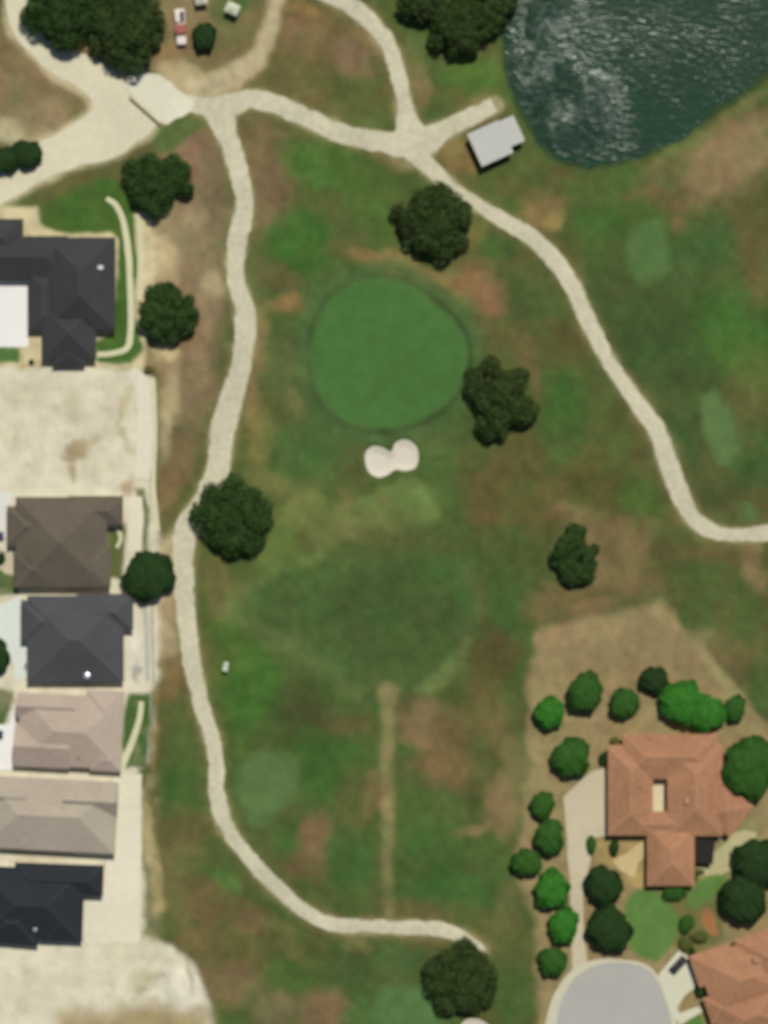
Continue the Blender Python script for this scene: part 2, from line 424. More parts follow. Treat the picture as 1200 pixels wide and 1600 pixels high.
# x, y, half width, half height, turn in degrees, colour, strength: what grows or lies bare where
BLOBS = [
 # top left: bare earth about the tracks
 (60, 130, 130, 120, 0, (126, 110, 78), 1), (15, 205, 34, 26, 20, (190, 180, 142), .7), (80, 180, 60, 40, 0, (138, 122, 90), .7), (125, 165, 26, 34, 0, (112, 104, 66), .7),
 (75, 215, 60, 20, -20, (176, 162, 124), .6), (190, 110, 40, 26, 30, (196, 186, 150), .8), (110, 70, 30, 30, 0, (170, 150, 108), .6), (130, 68, 24, 14, 0, (150, 120, 76), .6),
 (320, 50, 110, 100, 0, (122, 107, 72), 1), (300, 20, 60, 30, 0, (140, 124, 90), .6), (350, 60, 40, 36, 0, (110, 104, 64), .7), (260, 100, 30, 26, 30, (150, 130, 86), .8),
 (345, 14, 24, 26, 0, (78, 98, 52), .8), (380, 0, 22, 16, 0, (70, 100, 50), .8), (290, 122, 60, 22, 10, (186, 170, 130), .8), (350, 130, 26, 16, 20, (128, 112, 76), .7),
 # inside the northern loop
 (500, 100, 120, 100, 10, (110, 95, 60), 1), (545, 150, 55, 40, 30, (78, 88, 44), .9), (575, 115, 22, 30, 0, (76, 96, 46), .7), (470, 60, 40, 30, 20, (128, 108, 74), .7),
 (545, 90, 40, 26, 35, (124, 104, 76), .8), (430, 90, 40, 40, 0, (106, 95, 58), .7), (480, 120, 50, 22, 15, (94, 90, 52), .6), (590, 75, 16, 26, -30, (160, 140, 104), .5), (470, 16, 40, 12, 20, (140, 112, 68), .7),
 # between the loop and the pond
 (710, 130, 70, 70, 0, (78, 94, 48), 1), (745, 120, 50, 40, 0, (74, 104, 44), .9), (655, 135, 18, 40, -12, (132, 116, 76), .9), (700, 150, 36, 30, 0, (88, 92, 48), .6), (745, 165, 46, 18, -28, (106, 104, 58), .8),
 (720, 245, 44, 30, 35, (126, 104, 64), .9), (708, 228, 20, 14, 0, (134, 120, 72), .7), (650, 100, 16, 40, -20, (112, 108, 66), .5), (800, 265, 60, 24, 10, (82, 98, 48), .8),
 # dry strip beside the lots
 (290, 420, 75, 260, 3, (132, 114, 85), 1), (290, 260, 60, 50, 0, (126, 106, 78), .9), (245, 380, 34, 70, 0, (182, 165, 124), .95), (325, 300, 36, 60, 0, (120, 102, 76), .7),
 (300, 590, 50, 90, 0, (122, 104, 76), .9), (270, 620, 22, 70, 6, (176, 160, 120), .6), (262, 690, 14, 50, 0, (186, 172, 132), .7), (290, 700, 26, 70, 8, (112, 94, 66), .9),
 (325, 480, 22, 44, 0, (150, 132, 98), .7), (336, 440, 18, 30, 0, (172, 156, 118), .7), (300, 520, 30, 60, 0, (112, 94, 66), .6), (270, 750, 28, 60, 15, (118, 98, 66), .9), (280, 345, 36, 40, 20, (128, 110, 82), .6),
 (235, 560, 30, 20, 0, (140, 126, 88), .8), (262, 548, 26, 14, 0, (192, 176, 130), .8), (232, 578, 13, 11, 0, (96, 86, 56), .8), (263, 940, 28, 110, 3, (162, 144, 106), .95), (300, 330, 20, 26, 0, (150, 132, 100), .7), (316, 560, 18, 30, 0, (142, 124, 92), .7), (262, 450, 14, 30, 0, (164, 148, 110), .6), (268, 860, 20, 30, 0, (180, 166, 128), .8), (258, 1000, 14, 30, 0, (178, 162, 122), .7), (276, 1062, 22, 34, 0, (122, 104, 66), .8),
 # the lawn of the charcoal house and the lots are added as polygons below
 # left of the green
 (412, 260, 50, 90, -10, (110, 96, 66), .95), (430, 210, 44, 26, 20, (116, 98, 66), .9), (408, 330, 30, 50, 0, (124, 106, 76), .8), (405, 420, 26, 60, 0, (104, 94, 60), .7),
 (490, 255, 66, 44, 25, (72, 100, 44), 1), (560, 290, 60, 44, 30, (74, 100, 44), 1), (600, 250, 40, 14, 20, (112, 104, 60), .8), (520, 330, 40, 40, 0, (86, 92, 50), .8), (590, 350, 26, 26, 0, (80, 106, 48), .8),
 (470, 385, 66, 56, -30, (62, 96, 40), 1), (540, 380, 36, 30, -30, (100, 92, 56), .6), (440, 440, 50, 22, 15, (92, 90, 52), .8), (456, 478, 36, 16, -12, (126, 108, 64), .95), (500, 440, 26, 40, 30, (70, 90, 46), .7),
 (414, 545, 16, 66, 3, (134, 114, 72), .95), (420, 505, 14, 16, 0, (112, 106, 60), .7), (450, 580, 50, 70, 0, (84, 98, 54), .9), (440, 540, 24, 30, 0, (78, 90, 50), .7), (458, 632, 12, 24, 0, (104, 106, 62), .8), (428, 640, 30, 22, 0, (78, 88, 46), .7),
 (408, 680, 24, 60, 10, (110, 108, 60), .9), (396, 620, 14, 40, 0, (126, 112, 70), .8), (420, 750, 44, 30, 0, (108, 108, 60), .8), (480, 700, 60, 50, 0, (68, 96, 48), .9), (500, 760, 50, 30, 0, (84, 102, 52), .7),
 # tan arc above the green and right of it
 (600, 408, 60, 20, 12, (128, 110, 66), 1), (580, 398, 30, 12, 12, (136, 108, 70), .8), (680, 432, 66, 18, 24, (118, 108, 64), 1), (745, 455, 50, 36, 45, (122, 98, 64), .9), (772, 470, 28, 30, 30, (128, 98, 68), .9),
 (735, 350, 26, 40, 0, (110, 108, 58), .8), (755, 376, 16, 20, 0, (116, 106, 58), .8), (780, 385, 40, 30, 30, (66, 92, 42), .9), (720, 490, 30, 40, -30, (88, 98, 54), .7), (770, 530, 40, 30, 0, (84, 82, 46), .8), (825, 560, 22, 50, -20, (100, 90, 54), .6),
 (760, 420, 30, 16, 30, (104, 96, 56), .6), (840, 600, 12, 26, -15, (108, 92, 58), .6), (735, 560, 18, 60, 0, (76, 96, 54), .6),
 # yellow green below the bunker
 (540, 810, 60, 36, -20, YG, .8), (640, 780, 60, 36, 10, (104, 121, 65), 1), (430, 850, 44, 60, 0, (94, 111, 55), .9), (370, 925, 34, 30, 0, (104, 106, 60), .7), (470, 800, 44, 34, -30, (106, 116, 62), .9), (600, 800, 90, 34, 0, (98, 112, 60), .7), (540, 768, 16, 20, 0, (116, 116, 66), .6),
 (720, 780, 44, 36, 0, (74, 92, 46), .8), (770, 770, 50, 60, 10, (86, 78, 44), .9), (745, 710, 40, 26, 0, (88, 94, 50), .8), (800, 730, 50, 30, 0, (90, 82, 46), .7), (765, 810, 26, 20, 0, (98, 86, 50), .6), (690, 700, 40, 24, -30, (74, 96, 50), .8),
 (580, 760, 30, 14, -20, (74, 88, 44), .7), (520, 840, 40, 20, 0, (112, 116, 66), .5),
 # right of the fairway
 (790, 880, 50, 60, 0, (76, 88, 44), .8), (800, 960, 40, 60, 0, (60, 88, 42), .8), (770, 1020, 50, 50, 30, (84, 74, 42), .8), (745, 950, 30, 50, 0, (78, 80, 44), .7), (840, 800, 40, 40, 0, (88, 84, 46), .8), (810, 700, 40, 50, 20, (92, 84, 48), .8),
 # middle east, between tree and path
 (860, 420, 60, 50, 30, (82, 84, 46), .9), (830, 470, 50, 40, 0, (70, 84, 44), .8), (900, 560, 50, 60, -30, (78, 78, 42), .8), (885, 640, 56, 66, 0, (62, 92, 41), .95), (960, 690, 50, 70, -20, (74, 86, 42), .8), (930, 760, 60, 50, 0, (82, 80, 42), .8),
 (880, 710, 24, 20, 0, (80, 104, 52), .5), (905, 720, 50, 24, -20, (98, 78, 46), .5), (1000, 780, 40, 40, 0, (70, 92, 40), .8), (870, 760, 40, 30, 0, (92, 84, 46), .7),
 # brown rise above the villa
 (950, 860, 80, 60, 15, (116, 98, 66), 1), (900, 800, 40, 20, 0, (120, 104, 68), .8), (1000, 900, 60, 34, 10, (112, 98, 64), .9), (880, 940, 60, 40, -10, (104, 92, 58), .8), (930, 945, 40, 14, -12, (128, 106, 72), .7), (1050, 880, 50, 30, 0, (84, 86, 46), .8),
 (1100, 900, 60, 40, 0, (78, 88, 46), .9), (1090, 960, 40, 40, 0, (70, 88, 44), .8), (1115, 1010, 30, 40, -30, (122, 112, 74), .8), (1150, 1030, 50, 60, -30, (96, 90, 54), .8), (1185, 890, 22, 50, -15, (132, 112, 76), .85), (1170, 960, 40, 50, 0, (76, 92, 46), .8), (1195, 1080, 30, 60, 0, (66, 88, 44), .8), (1120, 870, 80, 14, 0, (98, 84, 52), .7),
 # north east, below the pond
 (1130, 250, 100, 60, -20, (128, 110, 76), 1), (1180, 220, 50, 50, 0, (130, 114, 80), .9), (1060, 230, 80, 14, -30, (104, 108, 62), .9), (1170, 155, 70, 14, -34, (104, 108, 62), .9), (940, 290, 70, 26, -5, (76, 100, 46), .9), (1040, 270, 50, 30, -20, (98, 98, 58), .8),
 (1030, 310, 60, 20, 0, (106, 92, 58), .8), (1060, 350, 16, 16, 0, (112, 92, 62), .8), (850, 335, 36, 34, 40, (124, 106, 66), .9), (868, 352, 14, 14, 0, (146, 128, 78), .8), (940, 345, 50, 36, 0, (60, 92, 40), .9), (1000, 330, 40, 20, 0, (70, 96, 42), .7), (810, 300, 44, 20, 30, (90, 88, 48), .8), (830, 260, 40, 20, 0, (88, 94, 50), .7),
 (1130, 330, 60, 30, 0, (84, 84, 48), .7), (1110, 380, 50, 50, 0, (64, 90, 46), .9), (1180, 380, 40, 60, 0, (88, 84, 48), .8), (1190, 440, 26, 30, 0, (100, 84, 52), .6),
 (960, 450, 60, 50, 20, (64, 80, 42), .95), (1040, 520, 90, 76, 0, (58, 80, 41), 1), (1000, 570, 50, 60, -30, (58, 80, 42), .8), (1080, 600, 50, 70, 0, (62, 82, 42), .8), (1155, 530, 66, 66, 0, (64, 98, 41), 1), (1180, 580, 40, 50, 0, (76, 98, 44), .7), (1110, 490, 40, 40, 0, (58, 90, 40), .7),
 (1060, 690, 46, 70, -20, (58, 84, 42), .9), (1100, 770, 60, 40, 20, (72, 80, 44), .8), (1180, 720, 46, 60, 0, (62, 88, 43), .9), (1165, 690, 26, 24, 0, (92, 104, 58), .5), (1075, 420, 40, 50, 0, (68, 92, 50), .6),
 # south west
 (300, 1180, 50, 120, 0, (72, 90, 44), .9), (282, 1240, 30, 50, 0, (62, 92, 42), .9), (300, 1290, 40, 40, 0, (90, 88, 50), .8), (390, 1070, 60, 110, -8, (60, 98, 38), 1), (360, 1000, 40, 60, 0, (74, 100, 42), .8), (340, 920, 22, 60, 0, (110, 106, 62), .7),
 (480, 1110, 70, 50, 20, (66, 74, 40), .9), (420, 1160, 40, 40, 0, (70, 80, 42), .7), (520, 1190, 60, 50, 0, (62, 90, 40), .9), (560, 1250, 40, 50, 0, (84, 86, 46), .8), (490, 1220, 30, 40, 0, (62, 94, 40), .6),
 (492, 1310, 30, 46, 8, (114, 94, 64), .95), (470, 1360, 36, 24, 20, (104, 92, 58), .8), (445, 1310, 24, 40, 0, (62, 92, 42), .8), (550, 1350, 44, 60, 0, (62, 92, 44), .9), (590, 1240, 24, 34, 0, (120, 102, 66), .7), (545, 1130, 40, 16, 0, (92, 82, 48), .7),
 (670, 1140, 60, 44, 20, (116, 100, 68), .95), (690, 1200, 50, 40, 0, (114, 98, 62), .9), (630, 1180, 18, 14, 0, (70, 92, 46), .8), (720, 1130, 50, 40, 0, (96, 88, 52), .8), (770, 1120, 30, 60, 0, (108, 96, 60), .8), (755, 1080, 40, 40, 0, (92, 84, 48), .8),
 (700, 1270, 50, 30, 20, (82, 98, 50), .8), (760, 1180, 24, 30, 0, (86, 92, 50), .7), (790, 1260, 34, 60, 10, (124, 108, 72), .9), (745, 1300, 50, 11, -12, (120, 108, 70), .9), (735, 1235, 20, 40, 0, (78, 82, 44), .7), (680, 1320, 60, 44, 0, (66, 94, 44), .9), (700, 1380, 90, 34, 0, (60, 92, 42), .95), (800, 1190, 18, 40, 0, (116, 104, 66), .7),
 (330, 1400, 60, 60, 30, (98, 90, 54), .9), (355, 1370, 30, 20, 40, (72, 112, 50), .85), (335, 1360, 30, 16, 30, (76, 96, 46), .7), (390, 1440, 36, 30, 40, (108, 90, 60), .8), (310, 1460, 60, 40, 0, (104, 94, 58), .8), (400, 1500, 60, 40, 0, (88, 86, 48), .8), (360, 1540, 60, 40, 0, (110, 94, 64), .9), (300, 1330, 30, 30, 0, (104, 98, 58), .6),
 (470, 1520, 44, 44, 0, (72, 94, 44), .85), (510, 1575, 50, 36, -10, (116, 98, 68), .95), (430, 1580, 40, 30, 0, (116, 102, 72), .8), (550, 1500, 44, 50, 0, (64, 86, 44), .8), (560, 1475, 20, 12, 20, (112, 110, 64), .7), (450, 1470, 60, 14, 38, (106, 102, 58), .6), (640, 1500, 70, 30, 0, (66, 92, 48), .8), (560, 1580, 24, 40, 0, (74, 100, 52), .7),
 (745, 1470, 34, 16, 35, (120, 108, 70), .7), (770, 1440, 50, 30, 0, (92, 88, 50), .8), (800, 1480, 40, 40, 0, (84, 90, 48), .8), (800, 1560, 40, 50, 0, (62, 88, 42), .9), (790, 1400, 30, 30, 0, (98, 94, 56), .7), (690, 1575, 30, 40, 0, (70, 98, 50), .6),
 # verge east of the lots
 (265, 1380, 34, 60, 0, (104, 98, 58), .9), (244, 1380, 12, 60, 0, (150, 140, 92), .8), (236, 1300, 12, 60, 0, (150, 136, 88), .9), (246, 1350, 14, 16, 0, (166, 156, 112), .7), (246, 1425, 14, 14, 0, (158, 148, 100), .7), (270, 1460, 20, 24, 0, (78, 90, 46), .8), (232, 1460, 16, 20, 0, (82, 94, 50), .8),
]
# soft-edged polygons: points, colour, softness in pixels
POLYS = [
 (VILLA_LOT, (140, 124, 86), 9),
 ([(-300, 572), (214, 572), (240, 590), (244, 640), (240, 700), (238, 760), (250, 800), (252, 860), (252, 980), (248, 1062), (244, 1080), (238, 1190), (222, 1205), (222, 1470), (270, 1482), (310, 1515), (330, 1570), (338, 1640), (338, 1800), (-300, 1800)], (208, 202, 176), 7),
 ([(-300, 330), (60, 322), (62, 350), (240, 330), (240, 470), (220, 575), (-300, 575)], (196, 184, 144), 5),
 ([(70, 318), (62, 340), (66, 356), (90, 362), (170, 366), (184, 374), (182, 440), (178, 520), (150, 530), (152, 566), (205, 566), (222, 548), (214, 500), (213, 400), (210, 330), (190, 290), (170, 275), (110, 296)], (66, 96, 40), 3),
 ([(924, 1312), (1015, 1306), (1014, 1398), (990, 1384), (968, 1358), (930, 1344)], (164, 142, 92), 5),
 ([(1036, 1400), (1090, 1366), (1130, 1380), (1128, 1470), (1084, 1490), (1060, 1480)], (104, 104, 60), 8),
 ([(1085, 1300), (1190, 1280), (1190, 1380), (1085, 1380)], (138, 132, 88), 6),
 ([(-60, 545), (28, 545), (26, 568), (-60, 572)], (78, 108, 56), 3),
 ([(90, 1585), (240, 1570), (330, 1580), (330, 1800), (60, 1800)], (158, 142, 102), 22),
 ([(200, 1085), (240, 1082), (236, 1150), (232, 1200), (196, 1204), (190, 1170)], (70, 98, 48), 3),
 ([(210, 762), (226, 762), (234, 790), (232, 870), (222, 870), (224, 800)], (58, 88, 42), 2.5),
 ([(164, 815), (196, 815), (192, 905), (172, 905)], (92, 100, 56), 3),
 ([(-60, 890), (24, 890), (26, 930), (-60, 945)], (86, 102, 58), 3),
 ([(-60, 1060), (20, 1080), (14, 1110), (4, 1136), (-60, 1140)], (74, 94, 52), 3),
 ([(240, 215), (250, 195), (285, 182), (318, 186), (322, 200), (290, 215), (270, 235), (244, 236)], (82, 100, 52), 4),
]
FADE_LINES = [   # tan track down the middle of the rough, mower lines
 ([(607, 1082, 34), (605, 1100, 20), (606, 1200, 18), (608, 1300, 18), (610, 1425, 16)], (140, 127, 85), 7, .9),
 ([(655, 1080, 20), (690, 1058, 26), (715, 1030, 24), (733, 1000, 14)], (98, 116, 64), 7, .95),
 ([(365, 960, 20), (420, 996, 30), (500, 1044, 30), (560, 1082, 20)], (94, 108, 60), 12, .75),
 ([(740, 985, 14), (748, 930, 20), (725, 885, 20)], (86, 98, 54), 14, .5),
 ([(360, 940, 14), (430, 890, 16), (500, 868, 16)], (104, 116, 64), 9, .7),
 ([(1075, 990, 14), (1120, 1046, 16), (1150, 1085, 16)], (150, 142, 96), 6, .6),
 ([(248, 1075, 8), (244, 1130, 8), (240, 1200, 9)], (140, 120, 76), 4, .8),
]

def soft(d, s): return sm(s, -s, d)
def ground_color(px, py, pond):
    wx = px + 20 * N1.fbm(px / 60, py / 60) + 9 * N3.fbm(px / 17, py / 17, 3)
    wy = py + 20 * N2.fbm(px / 60, py / 60) + 9 * N4.fbm(px / 17, py / 17, 3)
    n = sm(-0.45, 0.45, N1.fbm(px / 130 + 5, py / 130, 4))[..., None]
    col = lin((68, 90, 43)) * (1 - n) + lin((88, 87, 49)) * n
    def put(c, a):
        nonlocal col
        a = a[..., None]
        col = col * (1 - a) + lin(c) * a
    put((70, 90, 46), soft(sdf(wx, wy, PGRN), 40) * .8)
    for (bx_, by_, rx, ry, an, c, st) in BLOBS:
        ca, sa = math.cos(math.radians(an)), math.sin(math.radians(an))
        u = ((wx - bx_) * ca + (wy - by_) * sa) / rx
        v = (-(wx - bx_) * sa + (wy - by_) * ca) / ry
        put(c, min(1, 1.04 * st) * sm(1.32, 0.42, np.sqrt(u * u + v * v)))
    # collar of the green and the fairway
    d = sdf(px + 2 * N3(px / 15, py / 15), py + 2 * N4(px / 15, py / 15), PGRN)
    put((72, 98, 54), soft(d - 26 - 8 * N1(px / 40, py / 40), 10) * .75)
    put((54, 78, 41), soft(np.abs(d - 5) - 3, 5) * (.5 + .6 * sm(560, 680, px + .5 * (py - 560))))
    mow = sm(-.3, .3, N2.fbm(px / 34 + py / 60, py / 50 - px / 60, 3))
    put((66, 90, 46), soft(sdf(px * .7 + wx * .3, py * .7 + wy * .3, PFAIR), 24) * (.72 + .25 * mow))
    put((62, 82, 42), soft(sdf(wx, wy, [(540, 900), (640, 880), (700, 960), (660, 1030), (600, 1040), (500, 960)]), 34) * .75)
    for pts, c, s in POLYS:
        k = 0.35 if s < 6 else 0.6
        put(c, soft(sdf(px * (1 - k) + wx * k, py * (1 - k) + wy * k, pts), s))
    # mottling of the bare lots
    lot = sm(262, 235, px) * sm(565, 575, py)
    put((188, 174, 138), lot * .28 * sm(.02, .4, N3.fbm(px / 45, py / 45, 4)))
    put((160, 146, 112), lot * .35 * sm(.25, .6, N1.fbm(px / 22 + 9, py / 22, 4)))
    for (bx_, by_, rx, ry, c, st) in [(125, 700, 20, 16, (158, 142, 106), .9), (112, 628, 16, 26, (186, 178, 148), .8), (60, 610, 50, 26, (196, 188, 158), .6), (150, 690, 14, 10, (176, 162, 126), .8), (117, 735, 9, 14, (160, 144, 108), .8), (116, 712, 14, 10, (150, 134, 98), .8),
                                      (198, 650, 6, 60, (180, 168, 128), .8), (246, 690, 8, 80, (140, 126, 92), .7), (196, 755, 14, 10, (164, 142, 108), .8), (212, 1050, 7, 16, (150, 144, 132), .8), (290, 1540, 30, 30, (214, 206, 186), .8), (165, 1395, 22, 50, (206, 192, 158), .7), (210, 1330, 14, 60, (216, 208, 178), .7), (230, 1530, 24, 16, (176, 166, 128), .6), (300, 1520, 6, 26, (130, 124, 84), .5), (45, 575, 20, 10, (168, 150, 110), .6), (225, 1545, 10, 6, (150, 142, 108), .6), (250, 1530, 14, 5, (160, 152, 116), .6), (214, 940, 6, 40, (220, 214, 196), .6), (205, 1010, 8, 40, (214, 208, 196), .6), (60, 1500, 50, 14, (214, 206, 178), .5)]:
        u, v = (wx - bx_) / rx, (wy - by_) / ry
        put(c, st * sm(1.35, 0.45, np.sqrt(u * u + v * v)))
    for pts, c, s, st in FADE_LINES:
        dd, w = seg_dist(px * .7 + wx * .3, py * .7 + wy * .3, pts, False, True)
        put(c, st * soft(dd - w / 2, s) * (0.75 + 0.5 * N1.fbm(px / 30, py / 30, 3)).clip(0, 1))
    # worn shoulders of the cart paths, trodden track and road edges
    for k, sp in SPATH.items():
        dd, w = seg_dist(px, py, sp, False, True)
        wob_ = 5 * N1.fbm(px / 26, py / 26, 3)
        put((122, 113, 71), (.85 if k == 'west' else .6) * soft(dd - w * .43 - 7 - wob_ * 1.8, 10) * (0.75 + 1.1 * N2.fbm(px / 40, py / 40, 3)).clip(.15, 1))
        put((166, 157, 122), .65 * soft(dd - w * .43 - 2 - wob_ * .7, 3) * (0.8 + .8 * N3.fbm(px / 25, py / 25, 3)).clip(.3, 1))
    dd, w = seg_dist(wx * .5 + px * .5, wy * .5 + py * .5, STRACK, False, True)
    put((186, 172, 134), .9 * soft(dd - w / 2, 8))
    for sp in (SRW, SRN):
        dd, w = seg_dist(wx * .4 + px * .6, wy * .4 + py * .6, sp, False, True)
        put((190, 178, 140), .9 * soft(dd - w / 2 - 5, 7))
    # wet grass at the water's edge, bed of the pond
    put((72, 90, 44), .8 * soft(pond - 8 - 10 * N1.fbm(px / 30, py / 30, 3), 10))
    put((46, 66, 38), soft(pond - 1 - 5 * N2.fbm(px / 18, py / 18, 3), 5))
    # wear: small mottling everywhere
    f = 1 + (0.22 * N1.fbm(px / 11, py / 11, 3) + 0.08 * N2(px / 3.3, py / 3.3)) * (1 - 0.6 * lot)
    col = col * .96 + .04 * lin((116, 120, 70)) * (1 - lot[..., None]) + .04 * col * lot[..., None]
    hue = (N3.fbm(px / 30 + 7, py / 30 + 2, 4) + .5 * N2.fbm(px / 75 + 1, py / 75, 3)) * (1 - lot) * sm(-6, 30, sdf(px, py, PGRN) + 6)
    hue = hue * (1 - .9 * sm(.12, .30, col.mean(-1)))
    val = N4.fbm(px / 42 - py / 90, py / 42 + px / 90 + 3, 4) * (1 - .7 * lot)
    tint = np.stack([1 + .16 * hue + .26 * val, 1 - .05 * hue + .25 * val, 1 + .06 * hue + .22 * val], -1)
    return col * f[..., None] * tint

dense = np.arange(-160, 1361, 4.0); densey = np.arange(-160, 1761, 4.0)
ext = np.cumsum(8 * 1.35 ** np.arange(24))
gx = np.concatenate([dense[0] - ext[::-1], dense, dense[-1] + ext])
gy = np.concatenate([densey[0] - ext[::-1], densey, densey[-1] + ext])
PX, PY = np.meshgrid(gx, gy)
pond_d = sdf(PX, PY, PPND)
bun_d = np.minimum(sdf(PX, PY, PBUN), sdf(PX, PY, PBUN2))
GZ = hz(PX, PY, pond_d, bun_d)
nr, nc = PX.shape
i = np.arange(nr - 1)[:, None] * nc + np.arange(nc - 1)[None]
F = np.stack([i, i + nc, i + nc + 1, i + 1], -1).reshape(-1, 4)
gcol = ground_color(PX, PY, pond_d)
ground = mesh_np('ground', np.stack([X(PX), Y(PY), GZ], -1).reshape(-1, 3), F,
                 mat('ground_cover', 'cover', 0.95, 0.16, 2.2, 0.5, 0.1, bscale=3.0), smooth=True)
ca = ground.data.color_attributes.new('cover', 'FLOAT_COLOR', 'POINT')
ca.data.foreach_set('color', np.concatenate([gcol, np.ones(gcol.shape[:2] + (1,))], -1).astype(np.float32).ravel())
tag(ground, 'rolling golf course rough of green and dry brown grass with bare lots', kind='structure')

# ------------------------------------------------------------------ the pond
def water_mat():
    m = bpy.data.materials.new('pond_water'); m.use_nodes = True
    N = m.node_tree.nodes; L = m.node_tree.links
    bs = N['Principled BSDF']
    bs.inputs['Roughness'].default_value = 0.19
    bs.inputs['IOR'].default_value = 1.33
    geo = N.new('ShaderNodeNewGeometry')
    big = N.new('ShaderNodeTexNoise'); big.inputs['Scale'].default_value = 0.06; big.inputs['Detail'].default_value = 3
    L.new(geo.outputs['Position'], big.inputs['Vector'])
    mx = N.new('ShaderNodeMix'); mx.data_type = 'RGBA'
    mx.inputs['A'].default_value = (*lin((21, 50, 32)), 1); mx.inputs['B'].default_value = (*lin((31, 62, 41)), 1)
    L.new(big.outputs['Fac'], mx.inputs['Factor']); L.new(mx.outputs['Result'], bs.inputs['Base Color'])
    mp = N.new('ShaderNodeMapping'); mp.inputs['Rotation'].default_value = (0, 0, math.radians(35)); mp.inputs['Scale'].default_value = (0.5, 1.05, 1)
    L.new(geo.outputs['Position'], mp.inputs['Vector'])
    w = N.new('ShaderNodeTexNoise'); w.inputs['Scale'].default_value = 1.0; w.inputs['Detail'].default_value = 5; w.inputs['Distortion'].default_value = 0.9
    L.new(mp.outputs[0], w.inputs['Vector'])
    at = N.new('ShaderNodeAttribute'); at.attribute_name = 'chop'
    mul = N.new('ShaderNodeMath'); mul.operation = 'MULTIPLY'
    L.new(w.outputs['Fac'], mul.inputs[0]); L.new(at.outputs['Fac'], mul.inputs[1])
    bp = N.new('ShaderNodeBump'); bp.inputs['Strength'].default_value = 1.0; bp.inputs['Distance'].default_value = 1.0
    L.new(mul.outputs[0], bp.inputs['Height']); L.new(bp.outputs['Normal'], bs.inputs['Normal'])
    return m
wx_, wy_ = np.meshgrid(np.arange(760, 1500, 4.0), np.arange(-330, 290, 4.0))
dw = sdf(wx_, wy_, PPND)
nr, nc = wx_.shape
i = np.arange(nr - 1)[:, None] * nc + np.arange(nc - 1)[None]
F = np.stack([i, i + nc, i + nc + 1, i + 1], -1).reshape(-1, 4)
keep = (dw.ravel()[F] < 14).any(1)
water = mesh_np('pond_water', np.stack([X(wx_), Y(wy_), np.full(wx_.shape, -0.30)], -1).reshape(-1, 3), F[keep], water_mat())
at = water.data.attributes.new('chop', 'FLOAT', 'POINT')
wind = sm(150, 30, wx_ - 800 - 0.30 * wy_) * sm(-6, -34, dw) * sm(300, 225, wy_ + .15 * (wx_ - 800))   # gusts roughen the water off the west bank
chop = 0.085 + 0.05 * N2.fbm(wx_ / 60, wy_ / 60, 3) + 0.85 * wind * (0.2 + sm(-.25, .45, N1.fbm(wx_ / 34 + 4, wy_ / 34, 3)))
at.data.foreach_set('value', chop.astype(np.float32).ravel())
tag(water, 'dark green wind rippled pond water', kind='structure')

# ------------------------------------------------------------------ lawns, sand, paths, paving
M_PATH = mat('concrete_path', (191, 185, 157), 0.9, 0.22, 0.7, 0.2, 0.2)
M_DIRT = mat('pale_dirt', (206, 199, 170), 0.95, 0.10, 0.7, 0.3, 0.1)
M_WALK = mat('garden_walk', (200, 197, 160), 0.9, 0.08, 1.5, 0.2, 0.2)
M_CONC = mat('white_concrete', (226, 224, 216), 0.85, 0.05, 0.8, 0.1, 0.3)
M_CREAM = mat('cream_concrete', (188, 178, 148), 0.88, 0.10, 0.8, 0.1, 0.3)
M_PALE = mat('pale_walk', (213, 206, 182), 0.9, 0.08, 0.8, 0.15)
M_ASPH = mat('pale_asphalt', (166, 164, 154), 0.9, 0.07, 1.2, 0.25, 0.3)
M_KERB = mat('kerb_concrete', (192, 188, 160), 0.85, 0.06, 1.5, 0.1, 0.3)
green_mat = mat('putting_green_turf', (69, 103, 51), 0.95, 0.045, 0.9, 0.15, 0.1)
o = soft_star('putting_green', PGRN, 0.07, (71, 107, 53), 5.0, 40, .5, .05); tag(o, 'smooth rounded golf putting green above the white bunker', kind='structure')
SAND = mat('bunker_sand', (207, 199, 180), 0.95, 0.04, 1.4, 0.35, 0.1)
for k, (pp, lb) in enumerate(((PBUN, 'bean shaped white sand bunker below the putting green'), (PBUN2, 'small white sand bunker under the big oak beside the tee lawn'))):
    o = star('sand_bunker', pp, 0.09, SAND, rings=12); tag(o, lb, kind='structure')
for k, (lb, pts, c) in enumerate(TEES):
    tp = spline(pts, True, 5); tp = tp.mean(0) + (tp - tp.mean(0)) * 1.16
    o = soft_star('tee_lawn', tp, 0.06, tuple(0.5 * np.array(c) + .5 * np.array((92, 118, 62))), 20.0)
    tag(o, lb, kind='structure')
for k, (key, lb) in enumerate((('west', 'pale winding cart path running past the row of houses'), ('east', 'pale curving cart path past the shed to the hairpin'),
                               ('north', 'cart path arm coming down to the junction near the shed'), ('spur', 'short dead end cart path spur beside the shed'))):
    o = ribbon('cart_path', SPATH[key], 0.06 + 0.02 * k, M_PATH, 2.1, k * 7, wscale=.85, step=3.5); tag(o, lb)
o = ribbon('dirt_road', SRW, 0.05, M_DIRT, 2.0, 40, flat=True); tag(o, 'wide pale dirt road along the top of the charcoal house garden')
o = ribbon('dirt_road', SRN, 0.075, M_DIRT, 2.0, 50, flat=True); tag(o, 'pale dirt track curving round under the big trees')
